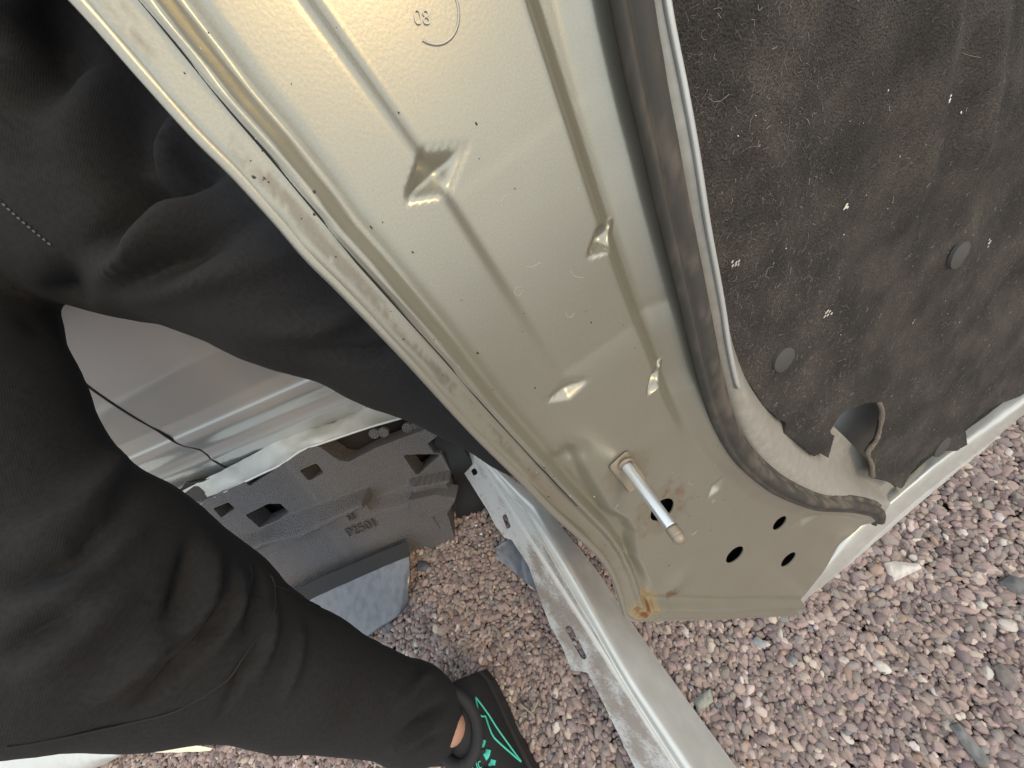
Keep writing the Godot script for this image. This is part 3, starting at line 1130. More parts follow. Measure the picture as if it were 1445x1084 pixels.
func make_seal(bon: Node3D, path: PackedVector2Array):
	var p3 := resample(up(path, [0.001, 0.008, 0.011]), 200)
	var prof := PackedVector2Array()
	# a rounded bulb beside a flat lip, with a groove between them
	for q in [[-8.2, -6], [-9.0, -1], [-8.0, 2.6], [-6.0, 3.4], [-4.6, 1.8], [-3.6, 3.5], [-1.6, 6.2], [1.2, 7.4], [4.2, 6.6], [6.6, 4.0], [7.4, 1.0], [7.6, -1.0], [11.0, -2.5], [11.5, -5.0], [7.0, -6]]:
		prof.append(Vector2(q[0] * 1.08, q[1]) * 0.001)
	var k := func(p: Vector3, a: float, _b: float) -> Color:
		var n := blotch.get_noise_3dv(p * Vector3(2.0, 1.0, 2.0)) + 0.5 * grain.get_noise_3dv(p)
		var c := Color(0.062, 0.055, 0.048)
		c = c.lerp(Color(0.18, 0.15, 0.118), smoothstep(-0.1, 0.5, n) * (0.35 + 0.65 * smoothstep(0.25, 0.8, a)))
		return c
	part("rubber_seal", sweep(p3, prof, Vector3(0, 0, 1), k, 0.03), M.rubber, bon)


func make_felt(bon: Node3D):
	var outline := PackedVector2Array([Vector2(0.148, 1.16)])
	outline.append_array(pl([70.7, 801.6, 68.3, 773.6, 63.8, 733.7, 57.4, 690.7, 47.6, 646.1, 37.5, 590.7, 36.9, 570.7, 40.3, 552.4, 46.5, 524.5, 52.3, 490.6, 63.3, 456.2, 70.8, 440.6, 64.7, 430.4, 73.3, 407.6, 91.4, 354, 101.2, 349.4, 110.5, 326.1, 117.4, 344.5, 123.4, 357.2, 116.9, 370.2, 132.5, 379.1, 147.2, 383.3, 164.9, 376.8, 186.3, 355.3, 194.4, 326.6, 190.9, 299.6, 181.9, 280.1, 167.3, 269.2, 170.9, 234.9, 170.1, 203.8, 191.1, 168.9, 216.2, 115.8, 232.6, 122.7, 256.6, 142.6, 284.1, 127.7, 325.7, 85.1, 349.7, 71.8, 338.5, 125.3, 369.6, 126.8, 406.6, 108.6, 461.7, 77.1]))
	outline.append_array(PackedVector2Array([Vector2(0.9, 0.03), Vector2(0.9, 1.16)]))
	var bumps := [[Vector2(0.0847, 0.5214), 0.024, 0.006], [Vector2(0.2929, 0.4664), 0.03, 0.008], [Vector2(0.3021, 0.1209), 0.03, -0.006], [Vector2(0.1828, 0.3837), 0.035, 0.010], [Vector2(0.4031, 0.3297), 0.05, -0.016], [Vector2(0.3348, 0.5197), 0.035, -0.012]]
	var fold_a := pl([257.4, 697.2, 250.2, 649.8, 241.6, 579.2, 234.4, 530.4])
	var fold_b := pl([305.3, 662.3, 303.5, 601.1, 295.2, 541, 296.1, 490])
	var fold_c := pl([116.9, 775.2, 103.4, 728.6, 96.8, 661.3, 92.3, 588.1])
	var hf := func(p: Vector2) -> float:
		var h := -0.003 + 0.004 * blotch.get_noise_2d(p.x * 0.35, p.y * 0.2) + 0.0007 * grain.get_noise_2d(p.x, p.y)
		for b in bumps:
			h += b[2] * exp(-p.distance_squared_to(b[0]) / (b[1] * b[1]) * 1.6)
		var s := beside(p, fold_a)
		h += 0.010 * exp(-pow(s.x / 0.021, 2)) * (1.0 - smoothstep(0.45, 1.0, s.y))
		s = beside(p, fold_b)
		h += 0.011 * exp(-pow(s.x / 0.018, 2)) * (1.0 - smoothstep(0.45, 1.0, s.y))
		s = beside(p, fold_c)
		h += 0.006 * exp(-pow(s.x / 0.03, 2)) * (1.0 - smoothstep(0.5, 1.0, s.y))
		return h
	var cf := func(p: Vector2) -> Color:
		var k := 0.5 + 0.5 * blotch.get_noise_2d(p.x * 0.5 + 4.0, p.y * 0.5)
		var c := Color(0.029, 0.0265, 0.0245).lerp(Color(0.072, 0.063, 0.055), smoothstep(0.15, 0.9, k))
		return c * (1.0 + 0.45 * grain.get_noise_2d(p.x * 1.7, p.y * 1.7))
	var felt := part("felt_pad", sheet(outline, [], 0.0025, hf, 0.006, cf), M.felt, bon)
	# plastic fixing studs
	for q in [[Vector2(0.0810, 0.5272), 0.0115], [Vector2(0.2871, 0.4734), 0.0125], [Vector2(0.3060, 0.1143), 0.018]]:
		var c: Vector2 = q[0]
		var r: float = q[1]
		var st := sheet(circle(c, r, 24), [], 0.002, func(p): return hf.call(c) + 0.0004 + 0.0018 * (1.0 - pow(p.distance_to(c) / r, 2)), 0.003, func(_p): return Color(0.085, 0.081, 0.078))
		part("fixing_stud", st, M.rubber, felt)
	# hairs, lint and leaf crumbs caught in the pile
	var pile := Pile.new()
	for i in 9000:
		var p := Vector2(rng.randf_range(0.0, 0.55), rng.randf_range(0.03, 0.86))
		if rng.randf() < 0.35:
			p = Vector2(rng.randf_range(0.0, 0.16), rng.randf_range(0.4, 0.86))
		if not Geometry2D.is_point_in_polygon(p, outline):
			continue
		var l := rng.randf_range(0.0015, 0.0055)
		if rng.randf() < 0.03:
			l *= 3.5
		var a := rng.randf() * TAU
		var cv := rng.randfn(0, 0.7)
		var pts := []
		var q := p
		for s in 4:
			var z: float = hf.call(q) + rng.randf_range(0.0001, 0.0009)
			pts.append(Vector3(q.x, q.y, z))
			q += Vector2(cos(a), sin(a)) * l / 3.0
			a += cv
		var k := rng.randf_range(0.10, 0.30)
		if rng.randf() < 0.05:
			k = 0.55
		pile.thread(pts, rng.randf_range(0.00005, 0.00011), Color(k, k * 0.93, k * 0.84))
	for i in 150:
		var p := Vector2(rng.randf_range(0.0, 0.55), rng.randf_range(0.03, 0.86))
		if not Geometry2D.is_point_in_polygon(p, outline):
			continue
		var s := absf(rng.randfn(0.0, 0.00026)) + 0.00012
		var k := rng.randf_range(0.3, 0.75)
		var a := rng.randf() * TAU
		pile.blob(Vector3(p.x, p.y, hf.call(p) + 0.0004), Vector3(cos(a), sin(a), 0) * s * 1.7, Vector3(-sin(a), cos(a), 0) * s, Color(k, k * 0.95, k * 0.85), rng)
	for q in [[Vector2(0.1700, 0.6115), 0.003, 0.6], [Vector2(0.1382, 0.5282), 0.0035, 0.5], [Vector2(0.2619, 0.6315), 0.0022, 0.75], [Vector2(0.0659, 0.6425), 0.003, 0.4], [Vector2(0.2384, 0.4280), 0.002, 0.4], [Vector2(0.3370, 0.4457), 0.003, 0.5]]:
		for i in 6:
			var o: Vector2 = Vector2(rng.randfn(0, 1), rng.randfn(0, 1)) * q[1] * 0.6
			var p: Vector2 = q[0] + o
			pile.blob(Vector3(p.x, p.y, hf.call(p) + 0.0008), Vector3(1, 0.3, 0) * q[1] * 0.45, Vector3(-0.3, 1, 0) * q[1] * 0.3, Color(q[2], q[2] * 0.93, q[2] * 0.82), rng)
	var torn := PackedVector3Array()
	for q in pl([186.1, 352.8, 193.3, 325.2, 189.9, 300.8, 180.9, 281.4, 167.3, 269.2, 170.9, 234.9, 170.3, 207.2]):
		torn.append(Vector3(q.x, q.y, hf.call(q) - 0.0015))
	part("torn_edge", sweep(resample(torn, 50), circle(Vector2.ZERO, 0.0026, 8), Vector3(0, 0, 1), func(p, _a, _b): return Color(0.20, 0.17, 0.14) * (1.0 + 0.6 * grain.get_noise_3dv(p * 2.0)), 0.5), M.felt, felt)
	var lm := part("lint", to_mesh(pile.v, pile.n, pile.ix, PackedVector2Array(), pile.col), M.tint, felt)
	tag(lm, "", "", "", "stuff")


# ---------------------------------------------------------------- person

var bones := []
var folds := []


func body(p: Vector3) -> float:
	var r := 1e9
	for b in bones:
		var a: Vector3 = b[0]
		var d: Vector3 = b[4]
		var t := clampf((p - a).dot(d) * b[5], 0.0, 1.0)
		var q: float = (p - a - d * t).length() - (b[2] + (b[3] - b[2]) * t)
		if r > 1e8:
			r = q
		else:
			var h := maxf(0.025 - absf(r - q), 0.0) / 0.025
			r = minf(r, q) - h * h * 0.00625
	return r


func near_body(p: Vector3, some: Array) -> float:
	var r := 1e9
	for b in some:
		var d: Vector3 = b[4]
		var e: Vector3 = p - b[0]
		var t := clampf(e.dot(d) * b[5], 0.0, 1.0)
		var q: float = (e - d * t).length() - (b[2] + (b[3] - b[2]) * t)
		if r > 1e8:
			r = q
		else:
			var h := maxf(0.025 - absf(r - q), 0.0)
			r = minf(r, q) - h * h * 10.0
	return r


func surface_nets(lo: Vector3, hi: Vector3, cell: float, block: int) -> ArrayMesh:
	var big := cell * block
	var nb := Vector3i(((hi - lo) / big).ceil())
	var v := PackedVector3Array()
	var sx := nb.x * block + 2
	var sy := nb.y * block + 2
	var sz := nb.z * block + 2
	var dy := sx
	var dz := sx * sy
	var val := PackedFloat32Array()
	val.resize(sx * sy * sz)
	val.fill(1e9)
	var ids := PackedInt32Array()
	ids.resize(sx * sy * sz)
	ids.fill(-1)
	var live := []
	for z in nb.z:
		for y in nb.y:
			for x in nb.x:
				var c := lo + (Vector3(x, y, z) + Vector3(0.5, 0.5, 0.5)) * big
				var far := near_body(c, bones)
				if absf(far) < big * 0.95:
					var some := []
					for b in bones:
						if near_body(c, [b]) < far + big * 1.75 + 0.03:
							some.append(b)
					live.append([x * block + dy * (y * block) + dz * (z * block), lo + Vector3(x, y, z) * big, some])
	for o in live:
		for z in block + 1:
			for y in block + 1:
				var k: int = o[0] + dy * y + dz * z
				for x in block + 1:
					if val[k + x] > 1e8:
						val[k + x] = near_body(o[1] + Vector3(x, y, z) * cell, o[2])
	var corner := [0, 1, dy, dy + 1, dz, dz + 1, dz + dy, dz + dy + 1]
	var cpos := [Vector3(0, 0, 0), Vector3(1, 0, 0), Vector3(0, 1, 0), Vector3(1, 1, 0), Vector3(0, 0, 1), Vector3(1, 0, 1), Vector3(0, 1, 1), Vector3(1, 1, 1)]
	var edges := [[0, 1], [2, 3], [4, 5], [6, 7], [0, 2], [1, 3], [4, 6], [5, 7], [0, 4], [1, 5], [2, 6], [3, 7]]
	var cells := PackedInt32Array()
	for o in live:
		for z in block:
			for y in block:
				for x in block:
					var k: int = o[0] + x + dy * y + dz * z
					var first := val[k] < 0
					var mixed := false
					for c in corner:
						if (val[k + c] < 0) != first:
							mixed = true
							break
					if not mixed:
						continue
					var sum := Vector3.ZERO
					var n := 0
					for e in edges:
						var a := val[k + corner[e[0]]]
						var b := val[k + corner[e[1]]]
						if (a < 0) != (b < 0):
							sum += cpos[e[0]].lerp(cpos[e[1]], a / (a - b))
							n += 1
					ids[k] = v.size()
					v.append(o[1] + (Vector3(x, y, z) + sum / n) * cell)
					cells.append(k)
	var ix := PackedInt32Array()
	for k in cells:
		var a := val[k]
		for ax in [[1, dy, dz], [dy, dz, 1], [dz, 1, dy]]:
			var b := val[k + ax[0]]
			if b > 1e8 or (a < 0) == (b < 0):
				continue
			var i1 := ids[k - ax[1]]
			var i2 := ids[k - ax[2]]
			var i3 := ids[k - ax[1] - ax[2]]
			if i1 < 0 or i2 < 0 or i3 < 0:
				continue
			if a < 0:
				ix.append_array([ids[k], i2, i3, ids[k], i3, i1])
			else:
				ix.append_array([ids[k], i3, i2, ids[k], i1, i3])
	var n := smooth_normals(v, ix)
	if n[0].dot(grad(v[0])) < 0:
		for i in n.size():
			n[i] = -n[i]
		for i in range(0, ix.size(), 3):
			var t := ix[i + 1]
			ix[i + 1] = ix[i + 2]
			ix[i + 2] = t
	for i in v.size():
		v[i] += n[i] * creases(v[i])
	return to_mesh(v, smooth_normals(v, ix), ix)


func creases(p: Vector3) -> float:
	var h := 0.0025 * blotch.get_noise_3dv(p * 0.35)
	for f in folds:
		if p.distance_to(f[3]) > f[4]:
			continue
		var best := 1e9
		var along := 0.0
		var pts: PackedVector3Array = f[0]
		for i in pts.size() - 1:
			var d := pts[i + 1] - pts[i]
			var t := clampf((p - pts[i]).dot(d) / d.length_squared(), 0, 1)
			var e := (p - pts[i] - d * t).length_squared()
			if e < best:
				best = e
				along = (i + t) / (pts.size() - 1)
		h += f[2] * exp(-best / (f[1] * f[1])) * sin(PI * clampf(along * 0.92 + 0.04, 0, 1))
	return h


func fold(pts: PackedVector3Array, wide: float, high: float):
	var c := Vector3.ZERO
	for p in pts:
		c += p / pts.size()
	var r := 0.0
	for p in pts:
		r = maxf(r, p.distance_to(c))
	folds.append([pts, wide, high, c, r + wide * 2.5])


func make_person():
	bones = [
		[Vector3(-0.4300, 0.8289, -0.6499), Vector3(-0.4282, 0.7274, -0.4429), 0.120, 0.086],
		[Vector3(-0.4282, 0.7274, -0.4429), Vector3(-0.4488, 0.6735, -0.3690), 0.086, 0.088],
		[Vector3(-0.4488, 0.6735, -0.3690), Vector3(-0.4547, 0.5948, -0.2949), 0.088, 0.110],
		[Vector3(-0.4547, 0.5948, -0.2949), Vector3(-0.4596, 0.4959, -0.2612), 0.110, 0.094],
		[Vector3(-0.4596, 0.4959, -0.2612), Vector3(-0.4447, 0.3576, -0.1904), 0.094, 0.069],
		[Vector3(-0.4447, 0.3576, -0.1904), Vector3(-0.4312, 0.1614, -0.1079), 0.069, 0.060],
		[Vector3(-0.4312, 0.1614, -0.1079), Vector3(-0.4399, 0.0738, -0.0813), 0.060, 0.054],
		[Vector3(-0.4300, 0.8289, -0.6499), Vector3(-0.2585, 0.8793, -0.7190), 0.120, 0.150],
		[Vector3(-0.2585, 0.8793, -0.7190), Vector3(-0.2954, 0.8090, -0.6566), 0.150, 0.124],
		[Vector3(-0.2954, 0.8090, -0.6566), Vector3(-0.2075, 0.7393, -0.5781), 0.124, 0.116],
		[Vector3(-0.2075, 0.7393, -0.5781), Vector3(-0.1147, 0.6325, -0.4655), 0.116, 0.110],
		[Vector3(-0.1147, 0.6325, -0.4655), Vector3(-0.0731, 0.5310, -0.4112), 0.110, 0.099],
		[Vector3(-0.0731, 0.5310, -0.4112), Vector3(-0.0018, 0.3853, -0.2793), 0.099, 0.083],
		[Vector3(-0.0018, 0.3853, -0.2793), Vector3(0.0589, 0.2459, -0.1899), 0.083, 0.075],
		[Vector3(0.0589, 0.2459, -0.1899), Vector3(0.1100, 0.0600, -0.3600), 0.075, 0.060],
		[Vector3(-0.2585, 0.8793, -0.7190), Vector3(-0.0770, 0.9584, -0.6578), 0.150, 0.160],
		[Vector3(-0.2585, 0.8793, -0.7190), Vector3(-0.1198, 0.8397, -0.7157), 0.150, 0.140],
		[Vector3(-0.1198, 0.8397, -0.7157), Vector3(-0.2075, 0.7393, -0.5781), 0.140, 0.116],
		[Vector3(-0.1198, 0.8397, -0.7157), Vector3(-0.0513, 0.9507, -0.8170), 0.140, 0.170],
		[Vector3(-0.0770, 0.9584, -0.6578), Vector3(-0.0513, 0.9507, -0.8170), 0.160, 0.170]]
	for b in bones:
		var d: Vector3 = b[1] - b[0]
		b.append(d)
		b.append(1.0 / d.length_squared())
	# folds of the cloth: ridges and valleys
	fold(v3([-378.1, 685.4, -282.9, -354.1, 655.6, -305.3, -366.6, 628.1, -391.7]), 0.0141, 0.0204)
	fold(v3([-386.3, 678.9, -254.6, -359.4, 651.6, -262.9, -345.9, 628.1, -322.3]), 0.0097, -0.0177)
	fold(v3([-391.9, 672.3, -237.2, -366.3, 649.1, -243.7, -341.1, 614.9, -290.9]), 0.0123, 0.0152)
	fold(v3([-402.2, 662.2, -215.8, -381.2, 649.3, -222.7, -368.7, 636.8, -228.6]), 0.0079, -0.0152)
	fold(v3([-410.5, 651.3, -203, -385.3, 636.9, -211.7, -354.7, 613.2, -238.4]), 0.0141, 0.0126)
	fold(v3([-369.8, 573.1, -217.2, -351.5, 573.9, -245.6, -341.1, 575.2, -283.3]), 0.0088, -0.0177)
	fold(v3([-390.2, 568.9, -198.7, -362.3, 550.1, -232.6, -347.1, 550, -283.6]), 0.0106, 0.0177)
	fold(v3([-399.8, 549.7, -190.6, -371.3, 529.2, -217.4, -354.2, 531, -266.3]), 0.0070, -0.0152)
	fold(v3([-389.5, 525.6, -194.7, -365.7, 514.4, -228.2, -356.4, 515.1, -269.5]), 0.0088, 0.0152)
	fold(v3([-417.8, 594.8, -184.6, -388.9, 580.9, -199, -373.6, 570.1, -213.2]), 0.0097, 0.0177)
	fold(v3([-427.6, 557.3, -178.5, -399.7, 546.7, -190.2, -386.4, 546.5, -200.8]), 0.0070, -0.0152)
	fold(v3([-375.9, 495.4, -205.1, -363.1, 489.4, -234.8, -361.7, 482.9, -276.4]), 0.0070, -0.0152)
	fold(v3([-399, 465.7, -174, -375.7, 465.8, -203.7, -364.7, 466.7, -236.4]), 0.0062, 0.0126)
	fold(v3([-429.1, 479.9, -160.1, -390.7, 484.3, -185, -377.3, 469.3, -201]), 0.0044, -0.0126)
	fold(v3([-407.7, 425, -152.5, -382.6, 424.6, -182.2, -372, 422.8, -216]), 0.0062, 0.0101)
	fold(v3([-387.3, 266.1, -108.1, -372.5, 221.5, -129.7, -369.7, 182.6, -133.6]), 0.0062, 0.0126)
	fold(v3([-409, 249.9, -83.1, -383.1, 213.8, -88.1, -366.8, 172.3, -95.7]), 0.0053, -0.0126)
	fold(v3([-429.9, 255.7, -79, -400.8, 216.8, -71.8, -375.4, 182.7, -78.4]), 0.0053, 0.0126)
	fold(v3([-423.3, 216.6, -62.4, -399.9, 197.6, -60.5, -383.9, 167.1, -61.6]), 0.0044, -0.0101)
	fold(v3([-87.8, 860.5, -523.5, -132.8, 841.1, -527, -172.9, 823.7, -490.6]), 0.0176, -0.0306)
	fold(v3([-130.6, 863.7, -527.5, -168.3, 842.7, -512.8, -209.8, 820.7, -481.8]), 0.0238, 0.0255)
	fold(v3([-85.5, 845.1, -535.1, -131.1, 821.8, -512.3, -180.6, 800.3, -468]), 0.0194, 0.0228)
	fold(v3([-102.6, 793.5, -515, -137.6, 780.2, -462.8, -176.1, 767.2, -443.9]), 0.0158, -0.0255)
	fold(v3([-92.7, 781.2, -516.5, -115.4, 771.9, -463.6, -145.5, 771.1, -448.7]), 0.0141, 0.0255)
	fold(v3([-221.3, 754.6, -446.6, -186.9, 756.6, -437.1, -141.7, 771.2, -450.2, -119.9, 756.6, -437.7, -85.4, 750.5, -450.1]), 0.0106, -0.0356)
	fold(v3([-243.3, 735.2, -450.6, -177.1, 741.3, -422.9, -104.3, 745.4, -425.3]), 0.0158, 0.0255)
	fold(v3([-246.3, 727.9, -451.2, -161, 724.4, -402.3, -77.9, 718.2, -395.8]), 0.0097, -0.0204)
	fold(v3([-237.6, 716.2, -443, -149.7, 709.5, -384.6, -82.3, 688.7, -369.2]), 0.0123, 0.0152)
	fold(v3([-167.1, 661.8, -365.8, -108.4, 633.3, -344.5, -69.6, 619.9, -341.7]), 0.0114, 0.0126)
	fold(v3([-151.5, 622.3, -352.4, -97.8, 591.5, -326, -50, 575.8, -316.4]), 0.0079, -0.0126)
	fold(v3([-338.3, 722, -485.5, -293.1, 734, -485.2, -236.6, 755.3, -452.2]), 0.0123, -0.0204)
	var who := thing("person", "person in black trousers and black running shoe with teal marks, straddling the bonnet", "person")
	part("trousers", surface_nets(Vector3(-0.80, -0.02, -1.0), Vector3(0.26, 1.28, 0.06), 0.006, 5), M.cloth, who)
	# seams and stitching that follow the cloth
	for s in [[v3([-459.4, 619, -181.7, -453.4, 589.1, -177.7, -442.8, 551.7, -173.7, -426.4, 522.8, -170.9, -400.3, 495.8, -178.4, -384.5, 489.1, -192.2, -371.2, 476, -212.7, -364.8, 465.6, -236.5, -364.1, 461.1, -256.8, -364, 465.3, -268.9]), 0.0011, "seam"], [v3([-359.1, 497.4, -274.9, -360.1, 489.5, -257.4, -362.7, 480.3, -238.9]), 0.0008, "seam"], [v3([-363.6, 463.6, -256.3, -377.2, 414.6, -254.8, -386.2, 368.7, -246.5]), 0.0008, "seam"]]:
		var path := PackedVector3Array()
		for p in resample(s[0], 70):
			path.append(p + grad(p) * (creases(p) + s[1] * 0.3))
		part(s[2], tube(path, s[1], 6), M.thread, who)
	var line := resample(v3([-236.2, 808.6, -476.8, -237.3, 796.3, -469.5, -238.4, 783.8, -463.2, -238.9, 771.4, -458.5]), 23)
	for i in 22:
		if i % 2 == 0:
			var a := line[i] + grad(line[i]) * (creases(line[i]) + 0.0006)
			var b := line[i + 1] + grad(line[i + 1]) * (creases(line[i + 1]) + 0.0006)
			part("stitch", tube(PackedVector3Array([a, b]), 0.0009, 6), M.stitch, who)
	make_shoe(who)


func grad(p: Vector3) -> Vector3:
	var e := 0.002
	return Vector3(body(p + Vector3(e, 0, 0)) - body(p - Vector3(e, 0, 0)), body(p + Vector3(0, e, 0)) - body(p - Vector3(0, e, 0)), body(p + Vector3(0, 0, e)) - body(p - Vector3(0, 0, e))).normalized()


# sections of the shoe: along, half width, height, bottom
var shoe_rows := [[-0.085, 0.012, 0.055, 0.02], [-0.080, 0.030, 0.085, 0.008], [-0.06, 0.038, 0.098, 0.006], [-0.03, 0.040, 0.095, 0.006], [0.0, 0.041, 0.092, 0.006], [0.03, 0.043, 0.085, 0.006], [0.06, 0.046, 0.074, 0.006], [0.09, 0.049, 0.063, 0.006], [0.12, 0.050, 0.054, 0.007], [0.15, 0.047, 0.048, 0.010], [0.175, 0.038, 0.042, 0.014], [0.192, 0.022, 0.034, 0.018], [0.198, 0.008, 0.026, 0.021]]


func shoe_at(s: float, a: float, off := 0.0) -> Vector3:      # s along the rows, a round the upper from one side (0) over the top to the other (PI)
	var i := clampi(int(s), 0, shoe_rows.size() - 2)
	var t := s - i
	var q := []
	for k in 4:
		q.append(lerpf(shoe_rows[i][k], shoe_rows[i + 1][k], t))
	var c := cos(a)
	var n := sin(a)
	var y: float = q[3] + (q[2] - q[3]) * pow(absf(n), 0.75) * signf(n) if n > 0 else q[3]
	return Vector3(q[0], y + off * maxf(n, 0.2), (q[1] + off) * signf(c) * pow(absf(c), 0.8))


func make_shoe(who: Node3D):
	var heel := Vector3(-0.4014, 0.0000, -0.0848)
	var toe := Vector3(-0.4031, 0.0000, 0.1113)
	var d := (toe - heel).normalized()
	var xf := Transform3D(Basis(d, Vector3.UP, d.cross(Vector3.UP)), Vector3(heel.x, 0.012, heel.z) + d * 0.055).scaled_local(Vector3.ONE * 1.1)
	var v := PackedVector3Array()
	var ix := PackedInt32Array()
	var m := 36
	var rows := (shoe_rows.size() - 1) * 3 + 1
	for i in rows:
		for j in m + 1:
			v.append(shoe_at(minf(i / 3.0, shoe_rows.size() - 1.001), PI * j / m))
	for i in rows - 1:
		for j in m:
			var q := i * (m + 1) + j
			ix.append_array([q, q + m + 2, q + m + 1, q, q + 1, q + m + 2])
	var n := smooth_normals(v, ix)
	if n[(m + 1) * 15 + m / 2].y < 0:
		for i in n.size():
			n[i] = -n[i]
	var shoe := part("shoe", to_mesh(v, n, ix), M.knit, who, xf)
	var sole := PackedVector2Array()
	for i in range(0, shoe_rows.size()):
		sole.append(Vector2(shoe_rows[i][0], shoe_rows[i][1] * 1.08 + 0.002))
	for i in range(shoe_rows.size() - 1, -1, -1):
		sole.append(Vector2(shoe_rows[i][0], -shoe_rows[i][1] * 1.08 - 0.002))
	part("sole", sheet(sole, [], 0.005, func(p): return 0.018 + 0.006 * smoothstep(0.1, 0.2, p.x), 0.026), M.sole, shoe, Transform3D(Basis(Vector3(1, 0, 0), -PI / 2), Vector3(0, 0, 0)))
	# padded collar and the bare ankle inside it
	var ring := PackedVector3Array()
	for i in 25:
		var a := TAU * i / 24.0
		ring.append(Vector3(-0.032 + 0.045 * cos(a), 0.098 - 0.010 * cos(a) + 0.006 * cos(2 * a), 0.034 * sin(a)))
	part("collar", tube(ring, 0.008, 10), M.knit, shoe)
	var hem: Vector3 = xf.affine_inverse() * Vector3(-0.4312, 0.1614, -0.1079)
	var shin := PackedVector3Array([Vector3(-0.034, 0.088, 0.006), Vector3(-0.036, 0.105, 0.006), hem * 0.75 + Vector3(-0.036, 0.105, 0) * 0.25])
	part("ankle", tube(resample(shin, 12), 0.023, 20, Vector3(1, 0, 0)), M.skin, who, xf)
	# laces across the tongue
	for i in 5:
		var lace := PackedVector3Array()
		for j in 9:
			lace.append(shoe_at(4.4 + i * 0.75 + 0.12 * sin(j * 0.8), PI * (0.33 + 0.34 * j / 8.0), 0.004 + 0.002 * sin(PI * j / 8.0)))
		part("lace", tube(lace, 0.0028, 8), M.thread, shoe)
	# teal bands, flashes and outlines
	var band := func(pts: Array, wide: float):
		var l := PackedVector3Array()
		for q in pts:
			l.append(shoe_at(q[0], q[1] * PI, 0.0012))
		l = resample(l, 24)
		part("teal_trim", sweep(l, PackedVector2Array([Vector2(-wide, -0.0008), Vector2(wide, -0.0008), Vector2(wide * 0.9, 0.0010), Vector2(-wide * 0.9, 0.0010)]), Vector3(0.1, 1, 0.05)), M.teal, shoe)
	for side in [0, 1]:
		var sg := func(a: float) -> float: return a if side == 0 else 1.0 - a
		band.call([[2.4, sg.call(0.20)], [3.2, sg.call(0.16)], [4.0, sg.call(0.13)], [5.6, sg.call(0.07)]], 0.0010)
		band.call([[2.4, sg.call(0.20)], [3.1, sg.call(0.24)], [3.3, sg.call(0.19)]], 0.0010)
		band.call([[3.3, sg.call(0.19)], [4.2, sg.call(0.20)], [5.6, sg.call(0.07)]], 0.0010)
		for i in 4:
			var s := 4.05 + i * 0.42
			band.call([[s, sg.call(0.30)], [s + 0.12, sg.call(0.33)], [s + 0.16, sg.call(0.36)]], 0.0042)
	band.call([[4.35, 0.26], [4.3, 0.40], [4.25, 0.55], [4.1, 0.68]], 0.0028)
	# small winged emblem with its letters on the tongue
	var pile := Pile.new()
	for q in [[0.46, 4.62, 0.0055], [0.40, 4.55, 0.0045], [0.41, 4.68, 0.0045], [0.47, 4.72, 0.0035]]:
		var c := shoe_at(q[1], q[0] * PI, 0.0016)
		pile.blob(c, Vector3(0.3, 0, 1) * q[2], Vector3(-0.9, 0.1, 0.3) * q[2] * 0.6, Color(0.07, 0.55, 0.42), rng)
	part("emblem", to_mesh(pile.v, pile.n, pile.ix, PackedVector2Array(), pile.col), M.tint, shoe)
	var tm := TextMesh.new()
	var sf := SystemFont.new()
	sf.font_names = PackedStringArray(["Droid Sans"])
	tm.font = sf
	tm.text = "CIC"
	tm.font_size = 20
	tm.pixel_size = 0.0005
	tm.depth = 0.001
	part("emblem_letters", tm, M.teal, shoe, Transform3D(Basis(Vector3(0, 1, 0), 1.3) * Basis(Vector3(1, 0, 0), -PI / 2 + 0.2), shoe_at(4.7, 0.55 * PI, 0.002)))


# ---------------------------------------------------------------- loose things

func flake(called: String, label: String, cat: String, outline: PackedVector3Array, high: float, c: Color):
	var c0 := Vector3.ZERO
	for p in outline:
		c0 += p / outline.size()
	var o2 := PackedVector2Array()
	for p in outline:
		o2.append(Vector2(p.x - c0.x, -(p.z - c0.z)))
	var m := sheet(o2, [], 0.0022, func(p): return high * (0.75 + 0.5 * blotch.get_noise_2d(p.x * 1.5 + c0.x * 9.0, p.y * 1.5)) * smoothstep(-0.001, 0.006, p.distance_to(closest(p, o2, true)) + 0.001), high * 1.2, func(p): return c * (1.0 + 0.35 * blotch.get_noise_2d(p.x * 3.0, p.y * 3.0)))
	var s := part(called, m, M.stone, self, Transform3D(Basis(Vector3(0.7, 0, 0.7).normalized(), 0.05) * Basis(Vector3(1, 0, 0), -PI / 2), Vector3(c0.x, 0.0065, c0.z)))
	tag(s, label, cat, "larger stones lying in the gravel")


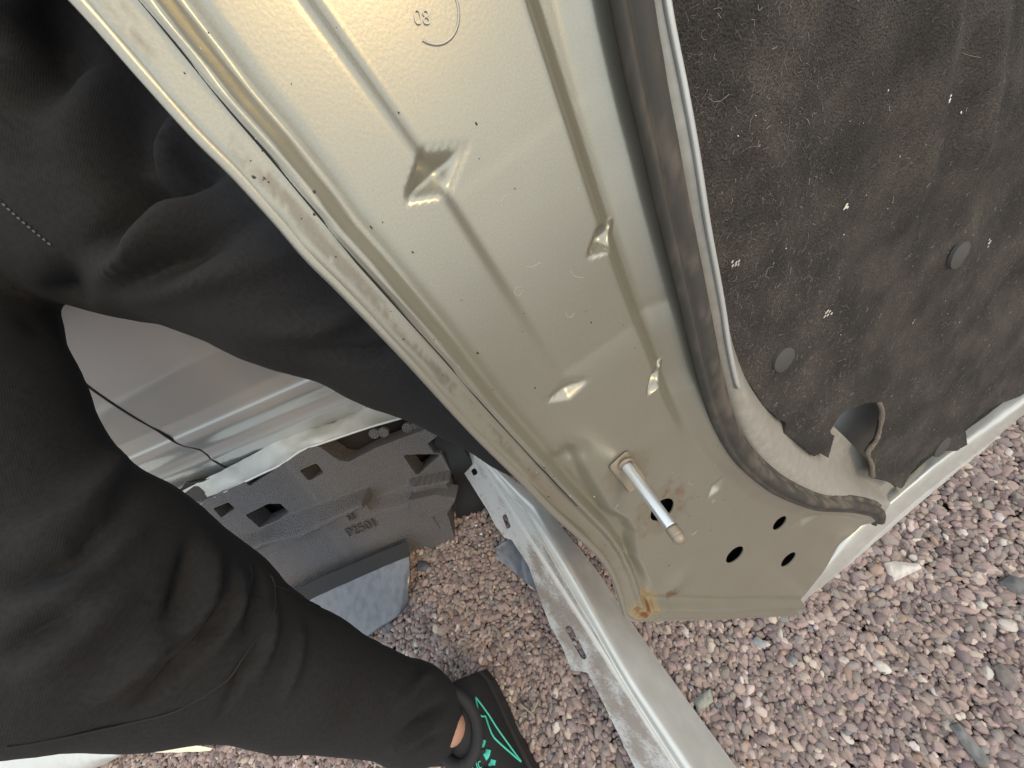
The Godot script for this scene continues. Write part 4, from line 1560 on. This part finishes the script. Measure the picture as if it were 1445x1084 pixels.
func make_loose_things():
	flake("stone", "white flat broken stone on the gravel right of the bonnet corner", "stone", v3([297.9, 6, 98.2, 311.6, 6, 103.6, 333, 6, 122.5, 331.5, 6, 128.6, 287.2, 6, 122.2, 290.6, 6, 109.1]), 0.007, Color(0.62, 0.58, 0.54))
	flake("stone", "pale grey green angular stone beside the wing panel's right edge", "stone", v3([-70.5, 6, 92.6, -39.1, 6, 93.4, -46.1, 6, 107.7, -76.8, 6, 108]), 0.009, Color(0.30, 0.31, 0.27))
	flake("stone", "mossy green grey stone just right of the shoe", "stone", v3([-375.1, 6, -24.7, -349.2, 6, -26.3, -347.7, 6, -6.3, -358.5, 6, 11, -370.6, 6, -6.5]), 0.009, Color(0.16, 0.17, 0.13))
	flake("stone", "large flat brown pebble near the right edge of the gravel", "stone", v3([291.5, 6, 246.3, 300.9, 6, 248, 302, 6, 262.9, 291.4, 6, 274.2, 280.4, 6, 271.6, 282.3, 6, 257.2]), 0.008, Color(0.22, 0.19, 0.18))
	flake("stone", "long grey slate slab in the gravel at the lower right corner", "stone", v3([191.7, 6, 264.2, 202.5, 6, 266.6, 201.2, 6, 283.5, 197.4, 6, 303, 191, 6, 308.8, 183.2, 6, 301.9, 185.4, 6, 283.2]), 0.009, Color(0.20, 0.20, 0.20))
	flake("stone", "blue grey round stone by the corner of the plastic lip", "stone", v3([-421.9, 8, -370.5, -409, 8, -372.5, -394.1, 8, -360.9, -392.2, 8, -347.5, -405.5, 8, -344.2, -420.3, 8, -355.5]), 0.008, Color(0.10, 0.115, 0.14))
	flake("stone", "pale blue grey oblong pebble under the bonnet's bottom edge", "stone", v3([58.7, 6, 77.7, 70.8, 6, 77, 75.7, 6, 90.9, 68.3, 6, 95.2, 61, 6, 88.8]), 0.008, Color(0.34, 0.35, 0.37))
	flake("stone", "dark grey flat stone at the far right edge of the gravel", "stone", v3([388.8, 6, 188.3, 406.9, 6, 189, 417.1, 6, 198.8, 398.2, 6, 213.3, 388.9, 6, 203.2]), 0.008, Color(0.15, 0.15, 0.155))
	flake("stone", "grey flat stone under the tip of the blue grey plastic lip", "stone", v3([-546.3, 6, -313.7, -515.7, 6, -307.6, -515.2, 6, -289, -537.9, 6, -284.4]), 0.008, Color(0.14, 0.145, 0.16))
	# twig
	var tw := thing("twig", "small pale forked twig on the gravel above the mossy stone", "twig")
	part("stem", tube(resample(v3([-328, 13, -40.5, -320.6, 13, -27.7, -315.6, 13, -18.6, -315.3, 13, -11.9]), 12), 0.0018, 7), M.wood, tw)
	part("fork", tube(resample(v3([-316.9, 13, -21.4, -308, 13, -23.2, -294.7, 13, -29.3]), 10), 0.0013, 7), M.wood, tw)
	# pale panel edge that shows under the leg, bottom left
	var pp := thing("silver_panel", "pale silver panel edge lying on the gravel under the bent leg, bottom left", "car panel")
	var r0 := v3([-1854.2, 60, -802.1, -1446.9, 60, -576, -1255.2, 60, -469.1, -1147.4, 60, -408.7, -1096.6, 60, -380.2])
	var r1 := v3([-1839, 50, -726, -1450.9, 50, -529.1, -1308.8, 50, -455.4, -1239.2, 50, -426.1, -1197.3, 50, -410.4])
	var r2 := v3([-1854, 20, -633.2, -1513.6, 20, -498.7, -1396.7, 20, -455.7, -1331.6, 20, -442.8, -1288.4, 20, -432.4])
	part("skin", loft([r0, r1, r2], 40, 12, null, 0.002), M.silver, pp)
	var cs := thing("cream_strip", "thin cream strip lying on the gravel under the bent leg", "strip")
	part("strip", loft([v3([-1198.3, 40, -435.7, -1114.6, 40, -392.9, -1035.4, 40, -347.2, -960.9, 40, -301.8]), v3([-1191.2, 36, -409.3, -1129, 36, -378, -1059.7, 36, -343.1, -973.2, 36, -302.1])], 30, 6, null, 0.001), mat(lin(0.75, 0.70, 0.50), 0.5), cs)
